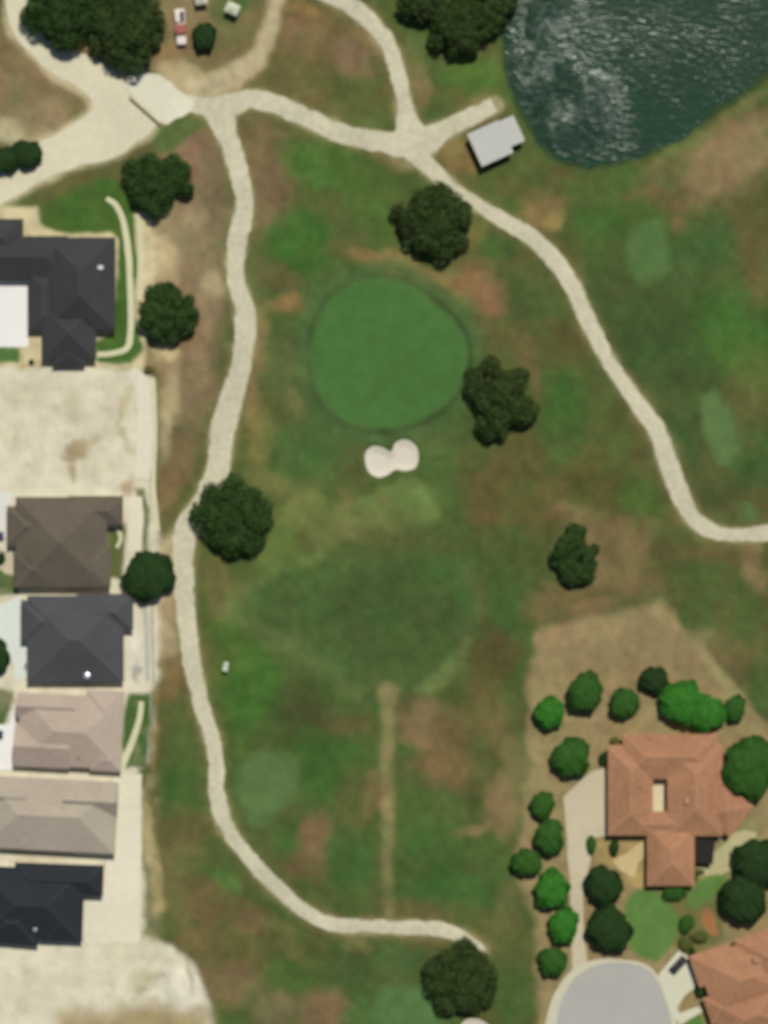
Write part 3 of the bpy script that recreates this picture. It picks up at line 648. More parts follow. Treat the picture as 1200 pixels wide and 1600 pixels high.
WALKS = [
 ([(166, 310, 8), (182, 322, 9), (194, 352, 10), (201, 400, 10), (204, 470, 10), (204, 520, 10), (198, 544, 10), (176, 552, 9), (152, 554, 8)], 'curved pale garden walk round the charcoal roofed house', M_WALK),
 ([(217, 334, 7), (219, 380, 7), (219, 430, 7), (218, 462, 6)], 'narrow pale edging strip between garden walk and dry verge', M_WALK),
 ([(205, 578, 16), (222, 600, 22), (229, 640, 24), (227, 700, 26), (222, 748, 24)], 'pale walk along the empty sandy lot', M_PALE),
 ([(211, 776, 22), (212, 820, 22), (211, 862, 18)], 'cream walk beside the brown roofed house', M_PALE),
 ([(238, 590, 8), (242, 660, 8), (240, 740, 7), (240, 770, 8), (246, 830, 8)], 'thin pale kerb line behind the lots', M_WALK),
 ([(221, 1096, 8), (219, 1118, 9), (210, 1150, 10), (196, 1184, 11), (184, 1212, 11)], 'slanting cream walk beside the tan roofed house', M_WALK),
 ([(226, 940, 9), (230, 1000, 8), (231, 1062, 8)], 'grey strip of paving beside the slate roofed house', mat('grey_paving', (176, 174, 160), 0.9, 0.08, 1.5, 0.1)),
]
for k, (pts, lb, m) in enumerate(WALKS):
    o = ribbon('garden_walk', spline(pts, False, 5), 0.05 + 0.008 * k, m, 0.5, 60 + 5 * k, flat=True); tag(o, lb)
def pave(name, pts, z, m, label, amp=0.8, seed=0):
    o = slab(name, wob(pts, amp, seed), -0.25, z, m); tag(o, label, kind='structure'); return o
pave('driveway', [(-80, 438), (46, 438), (46, 500), (44, 542), (-80, 542)], 0.09, M_CONC, 'bright white concrete driveway of the charcoal roofed house', 0.5, 1)
pave('driveway', [(-80, 768), (22, 770), (12, 800), (14, 838), (4, 842), (-80, 846)], 0.085, mat('offwhite_concrete', (208, 206, 196), 0.85, 0.06, 0.8, 0.1), 'off white driveway of the brown roofed house', 0.8, 2)
pave('front_walk', [(-4, 852), (10, 862), (22, 866), (22, 898), (8, 896), (-6, 880)], 0.08, M_CREAM, 'cream front walk of the brown roofed house', 1.2, 3)
pave('driveway', [(-80, 946), (4, 944), (32, 932), (36, 985), (46, 1020), (46, 1056), (24, 1062), (22, 1040), (8, 1004), (-80, 1000)], 0.085, mat('greenish_concrete', (206, 212, 200), 0.85, 0.06, 0.8, 0.1), 'white curving driveway of the slate roofed house', 1.0, 4)
pave('driveway', [(-80, 1134), (16, 1132), (24, 1104), (34, 1100), (26, 1140), (22, 1202), (-80, 1206)], 0.085, M_CONC, 'white driveway with front walk of the tan roofed house', 0.8, 5)
pave('side_yard', [(178, 1214), (222, 1208), (220, 1330), (218, 1472), (166, 1474), (134, 1474), (134, 1400), (162, 1396), (168, 1340), (180, 1330)], 0.05, mat('sand_yard', (213, 207, 182), 0.95, 0.08, 0.6, 0.2), 'long sandy yard beside the taupe and black roofs', 2.0, 6)
# the concrete crossing by the edge shadow line
pave('concrete_pad', [(193, 132), (203, 118), (214, 114), (250, 116), (304, 162), (296, 176), (258, 194), (214, 156)], 0.11, mat('bridge_concrete', (210, 205, 180), 0.85, 0.10, 0.7, 0.1), 'raised white concrete pad where the dirt roads meet the cart path', 3.0, 7)
# turning circle, kerb, drives of the two tiled houses
ang = np.linspace(0, 2 * math.pi, 64, endpoint=False)
circ = lambda cx, cy, r: np.stack([cx + r * np.cos(ang), cy + r * np.sin(ang)], -1)
STREET = [(866, 1720), (866, 1640), (870, 1592), (880, 1556), (902, 1524), (930, 1509), (960, 1504), (990, 1506), (1012, 1515), (1028, 1535), (1041, 1568), (1050, 1604), (1055, 1650), (1058, 1720)]
flat0 = lambda x, y: np.zeros(np.shape(x))
sp_ = spline(STREET, False, 4)
o = star('street', sp_, 0.04, M_ASPH, 10, 0.2, flat0); tag(o, 'pale grey turning circle at the end of the street', kind='structure')
st = sp_
cen = np.array([965, 1620])
out_ = st + (st - cen) / np.linalg.norm(st - cen, axis=1)[:, None] * np.interp(np.arange(len(st)), [0, 18, 26, len(st) - 1], [20, 11, 4, 10])[:, None]
nk = len(st)
kv = []
for (q_, zz) in ((st, -.2), (st, .14), (out_, .14), (out_, -.2)):
    kv.append(np.stack([X(q_[:, 0]), Y(q_[:, 1]), np.full(nk, zz)], -1))
ki = np.arange(nk - 1)
o = mesh_np('kerb', np.concatenate(kv), np.concatenate([np.stack([ki + r * nk, ki + 1 + r * nk, ki + 1 + (r + 1) * nk, ki + (r + 1) * nk], -1) for r in range(3)]), M_KERB)
tag(o, 'cream concrete kerb and footway round the turning circle', kind='structure')
pave('driveway', [(904, 1222), (925, 1204), (952, 1202), (952, 1290), (948, 1306), (926, 1310), (922, 1345), (912, 1400), (912, 1450), (918, 1515), (894, 1530), (892, 1440), (890, 1370), (884, 1300), (880, 1245)], 0.10, M_CREAM, 'long cream driveway curving from the turning circle to the tiled villa', 1.2, 8)
pave('driveway', [(1028, 1522), (1062, 1484), (1080, 1498), (1096, 1545), (1074, 1556), (1060, 1584), (1092, 1572), (1098, 1580), (1062, 1602), (1048, 1580)], 0.16, mat('pale_drive', (198, 196, 170), 0.88, 0.06, 0.8, 0.1), 'pale driveway with the parked dark car', 0.8, 9)
pave('entry_walk', [(958, 1344), (985, 1330), (1008, 1308), (1024, 1308), (1024, 1322), (1000, 1346), (990, 1372), (972, 1362)], 0.06, mat('tan_walk', (190, 170, 122), 0.9, 0.12, 0.8, 0.2), 'tan entry walk of the tiled villa', 1.6, 10)
pave('patio', [(1110, 1352), (1104, 1336), (1130, 1322), (1134, 1306), (1160, 1296), (1182, 1302), (1180, 1322), (1160, 1340), (1145, 1356), (1128, 1366), (1092, 1368), (1088, 1356)], 0.07, mat('patio_paving', (172, 166, 122), 0.9, 0.16, 0.5, 0.2), 'mottled paved patio behind the tiled villa', 1.6, 11)
pave('courtyard', [(1008, 1205), (1052, 1205), (1052, 1280), (1008, 1280)], 0.12, mat('courtyard_paving', (206, 194, 158), .9, .1, .8, .1), 'cream paved courtyard inside the tiled villa', 0.5, 12)
LAWN = mat('villa_lawn', (90, 124, 60), 0.95, 0.12, 0.5, 0.3, 0.1)
o = soft_star('lawn', spline([(978, 1398), (1000, 1386), (1034, 1394), (1056, 1418), (1066, 1450), (1050, 1480), (1030, 1506), (1012, 1502), (990, 1490), (978, 1470), (972, 1430)], True, 5), 0.05, (90, 122, 60), 7.0); tag(o, 'bright green villa lawn between turning circle and entry wing', kind='structure')
o = soft_star('lawn', spline([(1072, 1402), (1090, 1376), (1118, 1364), (1138, 1372), (1128, 1394), (1104, 1412), (1080, 1424)], True, 5), 0.05, (90, 122, 60), 7.0); tag(o, 'small green lawn below the mottled patio', kind='structure')
o = soft_star('lawn', spline([(1066, 1606), (1076, 1588), (1096, 1584), (1104, 1600), (1104, 1640), (1070, 1640)], True, 5), 0.05, (90, 122, 60), 7.0); tag(o, 'green lawn corner beside the second tiled house', kind='structure')
o = soft_star('flower_bed', spline([(1094, 1434), (1104, 1414), (1116, 1424), (1122, 1444), (1126, 1462), (1108, 1462)], True, 5), 0.05, (150, 106, 66), 5.0); tag(o, 'orange brown mulch bed beside the dark round trees', kind='structure')
o = soft_star('flower_bed', spline([(1060, 1572), (1072, 1554), (1086, 1546), (1088, 1560), (1076, 1574), (1062, 1580)], True, 5), 0.17, (140, 124, 78), 5.0); tag(o, 'small tan bed set in the pale driveway', kind='structure')

# ------------------------------------------------------------------ houses
def rot2(x, y, a): return x * math.cos(a) - y * math.sin(a), x * math.sin(a) + y * math.cos(a)
M_WALL = mat('stucco', (188, 176, 152), 0.9, 0.06, 1.0, 0.1)
M_TRIM = mat('white_trim', (214, 210, 200), 0.7, 0.04, 2.0)
M_GLASS = mat('window_glass', (46, 54, 60), 0.12, 0.05, 1.0, spec=0.6)
M_DOOR = mat('brown_door', (92, 66, 46), 0.6, 0.1, 2.0)
M_VENT = mat('bright_metal', (205, 208, 210), 0.35, 0.05, 2.0, spec=0.5, metal=0.6)
M_PIPE = mat('dark_pipe', (52, 50, 48), 0.6, 0.05, 2.0)

def roof_solid(kind, w, d, eave, pitch, axis, thick=0.22, base=None):
    """w along x, d along y. Returns bmesh of the roof skin with fascia and soffit, and ridge/hip lines (local)."""
    bm = bmesh.new()
    hw, hd = w / 2, d / 2
    flip = axis == 'y'
    a, b = (hw, hd) if not flip else (hd, hw)      # a along the ridge, b across
    rise = b * pitch
    def q(x, y, z): return (x, y, z) if not flip else (-y, x, z)
    run = max(a - b, 0.02) if kind == 'hip' else a
    if kind == 'hip' and a < b: run, rise = 0.02, a * pitch
    E = [(-a, -b), (a, -b), (a, b), (-a, b)]
    e = [bm.verts.new(q(x, y, eave)) for x, y in E]
    lo = [bm.verts.new(q(x, y, eave - thick)) for x, y in E]
    r0 = bm.verts.new(q(-run, 0, eave + rise)); r1 = bm.verts.new(q(run, 0, eave + rise))
    bm.faces.new((e[0], e[1], r1, r0)); bm.faces.new((e[2], e[3], r0, r1))
    bm.faces.new((e[1], e[2], r1)); bm.faces.new((e[3], e[0], r0))
    for k in range(4):
        j = (k + 1) % 4
        bm.faces.new((e[k], lo[k], lo[j], e[j]))
    bm.faces.new(lo)
    lines = [(Vector(q(-run, 0, eave + rise)), Vector(q(run, 0, eave + rise)))] if run > 0.1 else []
    if kind == 'hip':
        for (x, y), rx in zip(E, (-run, run, run, -run)):
            lines.append((Vector(q(x, y, eave)), Vector(q(rx, 0, eave + rise))))
    return bm, lines

def cap_mesh(lines, w=0.16, h=0.07):
    bm = bmesh.new()
    for a, b in lines:
        d = (b - a); L = d.length
        if L < 0.3: continue
        q = d.normalized().to_track_quat('X', 'Z')
        r = bmesh.ops.create_cube(bm, size=1.0)['verts']
        bmesh.ops.scale(bm, vec=(L * 0.995, w * 2, h), verts=r)
        bmesh.ops.transform(bm, matrix=Matrix.Translation((a + b) / 2 + Vector((0, 0, h * 0.3))) @ q.to_matrix().to_4x4(), verts=r)
    return bm

def house(name, label, group, wings, roofm, capm, wallm, extras=(), rz=0.0):
    """wings: (cx, cy, w, d in px as seen from above, kind, ridge axis, eave, pitch, turn in degrees)"""
    cx = sum(w[0] for w in wings) / len(wings); cy = sum(w[1] for w in wings) / len(wings)
    ox, oy = P(cx, cy, 3.0)
    t = thing(name, label, 'house', (ox, oy, 0), 0.0, group)
    rects = []
    for (px, py, w, d, kind, axis, eave, pitch, turn) in wings:
        x, y = P(px, py, eave); rects.append((x - ox, y - oy, w * S, d * S, math.radians(turn)))
    def covered(x, y, skip):
        for j, (rx, ry, w, d, a) in enumerate(rects):
            if j == skip: continue
            u, v = rot2(x - rx, y - ry, -a)
            if abs(u) < w / 2 - 0.2 and abs(v) < d / 2 - 0.2: return True
        return False
    for k, ((px, py, w, d, kind, axis, eave, pitch, turn), (x, y, W, D, a)) in enumerate(zip(wings, rects)):
        e2 = eave + 0.013 * k
        bm, lines = roof_solid(kind, W, D, e2, pitch, axis)
        r = obj('roof', bm, roofm, t); r.location = (x, y, 0); r.rotation_euler = (0, 0, a)
        cm = obj('ridge_cap', cap_mesh(lines), capm, r)
        ins = 0.55 + 0.01 * k
        ww, wd = W - 2 * ins, D - 2 * ins
        if ww < 0.8 or wd < 0.8: continue
        bmw = box(0, 0, (e2 - 0.22) / 2, ww, wd, e2 - 0.22)
        if kind == 'gable':                      # gable ends filled up to the ridge
            bb = (W if axis == 'y' else D) / 2
            for s in (-1, 1):
                if axis == 'x': pts = [(s * (ww / 2 - .02), -wd / 2, e2 - .24), (s * (ww / 2 - .02), wd / 2, e2 - .24), (s * (ww / 2 - .02), 0, e2 + bb * pitch - .3)]
                else: pts = [(-ww / 2, s * (wd / 2 - .02), e2 - .24), (ww / 2, s * (wd / 2 - .02), e2 - .24), (0, s * (wd / 2 - .02), e2 + bb * pitch - .3)]
                bmw.faces.new([bmw.verts.new(p) for p in pts])
        wl = obj('wall', bmw, wallm, t); wl.location = (x, y, 0); wl.rotation_euler = (0, 0, a)
        # windows along each free side
        for (nx, ny, L, off) in ((1, 0, wd, ww / 2), (-1, 0, wd, ww / 2), (0, 1, ww, wd / 2), (0, -1, ww, wd / 2)):
            nw = max(1, int(L // 4.5))
            for q in range(nw):
                u = -L / 2 + L * (q + .5) / nw
                lx, ly = (nx * off, u) if nx else (u, ny * off)
                gx_, gy_ = rot2(lx + nx * .3, ly + ny * .3, a)
                if covered(x + gx_, y + gy_, k): continue
                sz = (0.10, 1.3, 1.2) if nx else (1.3, 0.10, 1.2)
                fr = obj('window', box(lx, ly, 1.55, sz[0], sz[1], sz[2]), M_TRIM, wl)
                sz = (0.05, 1.1, 1.0) if nx else (1.1, 0.05, 1.0)
                obj('pane', box(lx + nx * .045, ly + ny * .045, 1.55, *sz), M_GLASS, fr)
    for ex in extras: ex(t, ox, oy)
    return t

def roof_vent(px, py, z, r=0.35):
    def f(t, ox, oy):
        x, y = P(px, py, z)
        bm = bmesh.new()
        tube(bm, [(0, 0, -0.6), (0, 0, .25)], [r * .6, r * .6], 12)
        tube(bm, [(0, 0, .25), (0, 0, .33), (0, 0, .5)], [r, r * 1.05, r * .35], 12)
        o = obj('roof_vent', bm, M_VENT, t); o.location = (x - ox, y - oy, z)
    return f
def roof_pipe(px, py, z):
    def f(t, ox, oy):
        x, y = P(px, py, z)
        o = obj('vent_pipe', tube(bmesh.new(), [(0, 0, -.8), (0, 0, .5), (0, 0, .55)], [.13, .13, .17], 10), M_PIPE, t); o.location = (x - ox, y - oy, z)
    return f
def chimney(px, py, z, w=1.0, d=0.8, m=None):
    def f(t, ox, oy):
        x, y = P(px, py, z)
        o = obj('chimney', box(0, 0, z / 2, w, d, z), m or M_WALL, t); o.location = (x - ox, y - oy, 0)
        obj('chimney_cap', box(0, 0, z + .06, w + .25, d + .25, .14), TCAP, o)
    return f
def skylight(px, py, z, w=1.2, d=0.8):
    def f(t, ox, oy):
        x, y = P(px, py, z)
        o = obj('skylight', box(0, 0, 0, w, d, .5), M_TRIM, t); o.location = (x - ox, y - oy, z)
        obj('pane', box(0, 0, .26, w - .2, d - .2, .06), M_VENT, o)
    return f
def front_door(px, py, rz=0.0):
    def f(t, ox, oy):
        x, y = P(px, py, 1)
        o = obj('door', box(0, 0, 1.05, .09, 1.0, 2.1), M_DOOR, t); o.location = (x - ox, y - oy, 0.0); o.rotation_euler = (0, 0, rz)
        obj('handle', box(.08, .35, 1.0, .06, .05, .16), M_VENT, o)
    return f

def shingle(nm, c, v=.2): return mat('shingle_' + nm, c, 0.9, v, 1.0, 0.35, 0.15, bscale=4.0, coursez=1.6)
def capc(nm, c): return mat('cap_' + nm, c, 0.9, .1, 2.0, 0.2, 0.2)
GR = 'houses beside the cart path'
house('house', 'charcoal shingle roofed house with white driveway and curved garden walk', GR, [
    (126, 443, 108, 144, 'hip', 'y', 3.3, .5, 0), (30, 402, 150, 66, 'hip', 'x', 3.1, .45, 0), (-14, 372, 100, 60, 'hip', 'x', 2.9, .4, 0),
    (108, 520, 84, 84, 'hip', 'y', 3.0, .45, 0), (108, 551, 50, 38, 'hip', 'y', 2.7, .4, 0), (68, 470, 48, 92, 'hip', 'y', 2.7, .35, 0)],
    shingle('charcoal', (62, 62, 62)), capc('charcoal', (70, 70, 70)), M_WALL,
    [skylight(157, 418, 5.0, 1.3, .9), roof_pipe(130, 500, 4.6), roof_pipe(140, 502, 4.5), roof_pipe(90, 470, 4.2), front_door(45.5, 480)])
house('house', 'dark brown shingle roofed house beside the sandy lot and round tree', GR, [
    (96, 847, 142, 140, 'hip', 'x', 3.5, .42, 0), (150, 798, 84, 46, 'hip', 'x', 3.0, .5, 0), (46, 822, 70, 62, 'hip', 'x', 2.9, .5, 0),
    (55, 889, 66, 56, 'hip', 'x', 3.3, .5, 0), (146, 884, 54, 66, 'hip', 'y', 3.35, .45, 0)],
    shingle('brown', (98, 90, 76), .18), capc('brown', (106, 98, 84)), M_WALL,
    [roof_pipe(62, 885, 4.6), roof_pipe(104, 885, 4.9), front_door(22, 860)])
house('house', 'slate grey shingle roofed house with a bright roof vent near a dark eave', GR, [
    (118, 998, 150, 134, 'hip', 'x', 3.2, .42, 0), (164, 956, 88, 56, 'hip', 'x', 3.0, .5, 0), (72, 970, 78, 64, 'hip', 'x', 2.9, .5, 0), (88, 1030, 82, 62, 'hip', 'x', 2.85, .48, 0)],
    shingle('slate', (78, 78, 80), .17), capc('slate', (86, 86, 88)), M_WALL,
    [roof_vent(136, 1056, 3.8, .75), roof_pipe(100, 1000, 5.2), front_door(40, 1040)])
house('house', 'tan pink shingle roofed house between the slate roof and the taupe roof', GR, [
    (110, 1142, 160, 112, 'hip', 'x', 3.1, .38, -3), (66, 1166, 88, 66, 'gable', 'x', 2.9, .5, -3), (72, 1104, 92, 38, 'gable', 'x', 3.05, .65, -3), (166, 1186, 48, 38, 'hip', 'x', 2.8, .5, -3), (164, 1112, 58, 66, 'hip', 'y', 2.85, .42, -2)],
    shingle('tan', (172, 157, 140), .12), capc('tan', (180, 164, 148)), mat('stucco_b', (200, 190, 170), .9, .05, 1, .1),
    [roof_pipe(78, 1178, 4.3), roof_pipe(122, 1184, 4.4), roof_vent(106, 1146, 5.1, .3), front_door(27, 1170)])
house('house', 'long taupe shingle roofed house between the tan roof and the black roof', GR, [
    (78, 1273, 206, 112, 'hip', 'x', 3.5, .36, -3), (142, 1250, 84, 54, 'gable', 'x', 3.2, .75, -3), (2, 1243, 80, 42, 'gable', 'x', 3.2, .8, -3), (150, 1302, 62, 66, 'hip', 'y', 2.8, .42, -3), (40, 1290, 46, 52, 'gable', 'y', 2.85, .42, -3)],
    shingle('taupe', (168, 157, 139), .12), capc('taupe', (176, 164, 148)), mat('stucco_b', (200, 190, 170)),
    [roof_pipe(28, 1292, 4.4), roof_pipe(100, 1262, 5.4)])
house('house', 'black shingle roofed house with a bright vent at the sandy corner', GR, [
    (50, 1412, 160, 112, 'hip', 'x', 3.1, .42, -2), (92, 1374, 138, 48, 'hip', 'x', 2.95, .5, -2), (98, 1430, 62, 82, 'hip', 'y', 2.9, .45, -2), (20, 1440, 84, 70, 'hip', 'x', 2.85, .5, -5), (0, 1390, 90, 60, 'gable', 'x', 2.9, .5, -2)],
    shingle('black', (44, 47, 50), .12), capc('black', (54, 56, 58)), M_WALL,
    [roof_vent(55, 1452, 3.9, .5), roof_pipe(90, 1400, 5.0)])
TILE = mat('terracotta_tile', (162, 119, 87), 0.85, .24, 0.9, 0.35, 0.15, bscale=5.0, coursez=1.3)
TCAP = mat('terracotta_cap', (170, 128, 98), .85, .1, 2.0, .2)
house('villa', 'terracotta tiled villa with a small courtyard, reached by a cream driveway', 'terracotta tiled houses', [
    (985, 1237, 70, 136, 'hip', 'y', 3.3, .36, 0), (1046, 1182, 146, 70, 'hip', 'x', 3.4, .36, 0), (1086, 1236, 86, 140, 'hip', 'y', 3.45, .36, 0),
    (1028, 1287, 90, 38, 'hip', 'x', 3.0, .4, 0), (1048, 1338, 74, 92, 'hip', 'y', 3.2, .38, 0), (1136, 1266, 58, 62, 'hip', 'x', 3.1, .36, -38), (968, 1186, 34, 44, 'hip', 'y', 3.0, .36, 0), (1104, 1166, 40, 36, 'hip', 'y', 3.05, .4, 12)],
    TILE, TCAP, mat('villa_stucco', (198, 178, 142), .9, .06, 1, .1),
    [chimney(1073, 1251, 5.6, .9, 1.3), roof_pipe(1000, 1230, 4.8), front_door(1013, 1330, 0)])
house('villa', 'angled terracotta tiled house beside the pale driveway and parked car', 'terracotta tiled houses', [
    (1164, 1527, 126, 104, 'hip', 'x', 3.3, .38, 19), (1116, 1508, 66, 52, 'hip', 'x', 3.1, .4, 19), (1172, 1586, 110, 86, 'hip', 'x', 3.2, .4, 19), (1204, 1496, 90, 90, 'hip', 'y', 3.4, .42, 19), (1124, 1574, 40, 44, 'hip', 'y', 2.95, .4, 19)],
    TILE, TCAP, mat('villa_stucco', (198, 178, 142)), [chimney(1182, 1500, 6.0, 1.4, 1.0), roof_pipe(1190, 1575, 4.9)])

# the pump shed by the pond: two low-slope metal roof sections
def shed():
    a = math.radians(24.5)
    ox, oy = P(778, 221, 3)
    t = thing('pond_shed', 'pale grey metal roofed shed at the end of the cart path spur by the pond', 'shed', (ox, oy, 0))
    rm = mat('pale_metal_roof', (178, 178, 168), .6, .05, .6, .05, .35)
    for k, (px, py, w, d, z) in enumerate(((766, 224, 54, 56, 3.0), (793, 208, 40, 44, 2.85))):
        x, y = P(px, py, z); x -= ox; y -= oy
        r = obj('roof', box(0, 0, 0, w * S, d * S, .16), rm, t)
        r.location = (x, y, z); r.rotation_euler = (math.radians(-2.5), 0, a)
        n = int(w * S / 0.9)
        for q in range(n):
            sx = -w * S / 2 + w * S * (q + .5) / n
            obj('roof_seam', box(sx, 0, .11, .05, d * S - .05, .07), rm, r)
        wl = obj('wall', box(0, 0, (z - .35) / 2, w * S - .9, d * S - .9, z - .35), mat('shed_siding', (150, 140, 120), .8, .08, 2.0, .1), t)
        wl.location = (x, y, 0); wl.rotation_euler = (0, 0, a)
    dr = obj('door', box(0, 0, 1.1, .08, 1.6, 2.2), M_DOOR, t); dx, dy = rot2(-3.66, 0, a); x, y = P(766, 224, 3)
    dr.location = (x - ox + dx, y - oy + dy, 0); dr.rotation_euler = (0, 0, a)
    obj('handle', box(-.08, .5, 1.1, .06, .05, .2), M_VENT, dr)
shed()
# dark roofed porch behind the villa
def porch():
    ox, oy = P(1100, 1330, 2.6)
    t = thing('garden_pavilion', 'dark flat roofed garden pavilion between villa and mottled patio', 'pavilion', (ox, oy, 0), math.radians(-6))
    dm = mat('dark_felt', (38, 36, 32), .9, .1, 1.5, .1); pm = mat('dark_timber', (60, 50, 40), .8, .1, 2)
    w, d = 31 * S, 38 * S
    obj('roof', box(0, 0, 2.6, w, d, .18, bevel=.03), dm, t)
    for k in range(6):
        obj('batten', box(-w / 2 + w * (k + .5) / 6, 0, 2.71, .06, d - .1, .05), dm, t)
    for sx in (-1, 1):
        for sy in (-1, 1):
            obj('post', box(sx * (w / 2 - .25), sy * (d / 2 - .25), 1.26, .16, .16, 2.5), pm, t)
porch()

# ------------------------------------------------------------------ trees
def leaf_cloud(rng, cen, rad, n, size, flat=0.75, spread=0.5):
    """leaf-clump quads scattered over and just inside a set of lobes"""
    m = len(cen)
    w = rad ** 2; idx = rng.choice(m, n, p=w / w.sum())
    u = rng.normal(size=(n, 3)); u[:, 2] = np.abs(u[:, 2]) * 1.0 - 0.35 * rng.random(n)
    u /= np.linalg.norm(u, axis=1)[:, None]
    r = rad[idx] * (1 - spread * rng.random(n) ** 2.2)
    p = cen[idx] + u * r[:, None] * np.array([1, 1, flat])
    nm = u * 0.9 + rng.normal(size=(n, 3)) * 0.55
    nm /= np.linalg.norm(nm, axis=1)[:, None]
    t = np.cross(nm, rng.normal(size=(n, 3))); t /= np.linalg.norm(t, axis=1)[:, None]
    b = np.cross(nm, t)
    s = size * (0.6 + 0.8 * rng.random(n))[:, None]
    a, c = t * s * 0.5, b * s * 0.36
    V = np.stack([p - a, p - a * .1 + c, p + a, p + a * .1 - c], 1).reshape(-1, 3)
    return V, np.arange(4 * n).reshape(n, 4)

def make_tree(name, label, px, py, rx, ry, kind, h, group, leafm, seed, n=None, turn=0.0, gap=0.0, bark=None):
    h *= .84 if kind != 'shrub' else 1
    rng = np.random.default_rng(seed)
    x0, y0 = P(px, py, h * .6)
    zb = hz1(px, py) - 0.05
    t = thing(name, label, 'shrub' if kind == 'shrub' else 'tree', (x0, y0, zb), math.radians(turn), group)
    RX, RY = rx * S, ry * S
    R = (RX + RY) / 2
    if kind == 'oak':
        nl = int(80 + R * 4)
        th = rng.random(nl) * 2 * math.pi
        rho = np.sqrt(rng.random(nl))
        ph = rng.random(6) * 6.28
        out = 1.03 + .05 * np.sin(3 * th + ph[0]) + .05 * np.sin(5 * th + ph[1]) + .05 * np.sin(9 * th + ph[2])
        rad = R * (0.15 + 0.10 * rng.random(nl))
        rr = rho * (out - .17)
        z = .82 * h * (0.26 + 0.60 * np.sqrt(np.clip(1 - (rho * .95) ** 2, 0, 1))) + rng.normal(size=nl) * h * .05 - rad * .4
        cen = np.stack([rr * np.cos(th) * RX, rr * np.sin(th) * RY, z], -1)
        if gap:                                    # openings between the boughs
            g = rng.random((4, 2)) * 2 - 1; g /= np.linalg.norm(g, axis=1)[:, None] + 1e-6
            for gg in g:
                c0 = gg * np.array([RX, RY]) * .85
                k_ = np.hypot(cen[:, 0] - c0[0], cen[:, 1] - c0[1]) > gap * R
                cen, rad = cen[k_], rad[k_]
        n = n or int(12000 + 110 * R * R)
        V, F = leaf_cloud(rng, cen, rad, n, 0.62, .8, .55)
    else:
        n = n or int(3500 + 420 * R * R)
        u = rng.normal(size=(n, 3)); u /= np.linalg.norm(u, axis=1)[:, None]
        u[:, 2] = np.where(u[:, 2] < -.55, -u[:, 2], u[:, 2])
        ph = rng.random(8) * 6.28
        az = np.arctan2(u[:, 1], u[:, 0])
        lump = 1 + .065 * np.sin(2 * az + ph[6]) + .06 * np.sin(3 * az + ph[0] + 2 * u[:, 2]) + .055 * np.sin(5 * az + ph[1] - 4 * u[:, 2]) + .08 * np.sin(7 * u[:, 0] + ph[2]) * np.sin(7 * u[:, 1] + ph[3]) + .05 * np.sin(13 * u[:, 0] + ph[4]) * np.sin(12 * u[:, 1] + ph[5])
        r = lump * (1 - .32 * rng.random(n) ** 2.5) * .98
        hh = h * .46
        p = u * r[:, None] * np.array([RX, RY, hh]); p[:, 2] += h * .5
        nm = u / np.array([RX, RY, hh]) * R + rng.normal(size=(n, 3)) * .5
        nm /= np.linalg.norm(nm, axis=1)[:, None]
        tt = np.cross(nm, rng.normal(size=(n, 3))); tt /= np.linalg.norm(tt, axis=1)[:, None]
        b2 = np.cross(nm, tt)
        sz = (.40 if kind == 'round' else .26) * (.6 + .8 * rng.random(n))[:, None]
        a2, c2 = tt * sz * .5, b2 * sz * .38
        V = np.stack([p - a2, p - a2 * .1 + c2, p + a2, p + a2 * .1 - c2], 1).reshape(-1, 3)
        V[:, 2] = np.maximum(V[:, 2], 0.12)
        F = np.arange(4 * n).reshape(n, 4)
    mesh_np('crown', V, F, leafm, t)
    # trunk with limbs reaching into the crown
    bm = bmesh.new()
    bark = bark or mat('bark', (84, 70, 54), .95, .2, 3.0, .5)
    tr = (0.055 * R + .12) if kind == 'oak' else .05 * R + .05
    base_h = h * (.30 if kind == 'oak' else .42)
    tube(bm, [(0, 0, -.3), (0, 0, .1), (.05, .03, base_h * .6), (.1, .05, base_h)], [tr * 1.5, tr * 1.15, tr * .95, tr * .85], 8)
    k = 6 if kind == 'oak' else 3
    for j in range(k):
        a = 2 * math.pi * j / k + rng.random() * .7
        L = (.62 + .2 * rng.random())
        e = (math.cos(a) * RX * L, math.sin(a) * RY * L, h * (.52 + .12 * rng.random()))
        if kind != 'oak': e = (e[0] * .5, e[1] * .5, h * .66)
        mid = (e[0] * .45, e[1] * .45, base_h + (e[2] - base_h) * .62)
        tube(bm, [(.1, .05, base_h * .93), mid, e], [tr * .55, tr * .36, tr * .12], 6)
    obj('trunk', bm, bark, t, smooth=True)
    return t

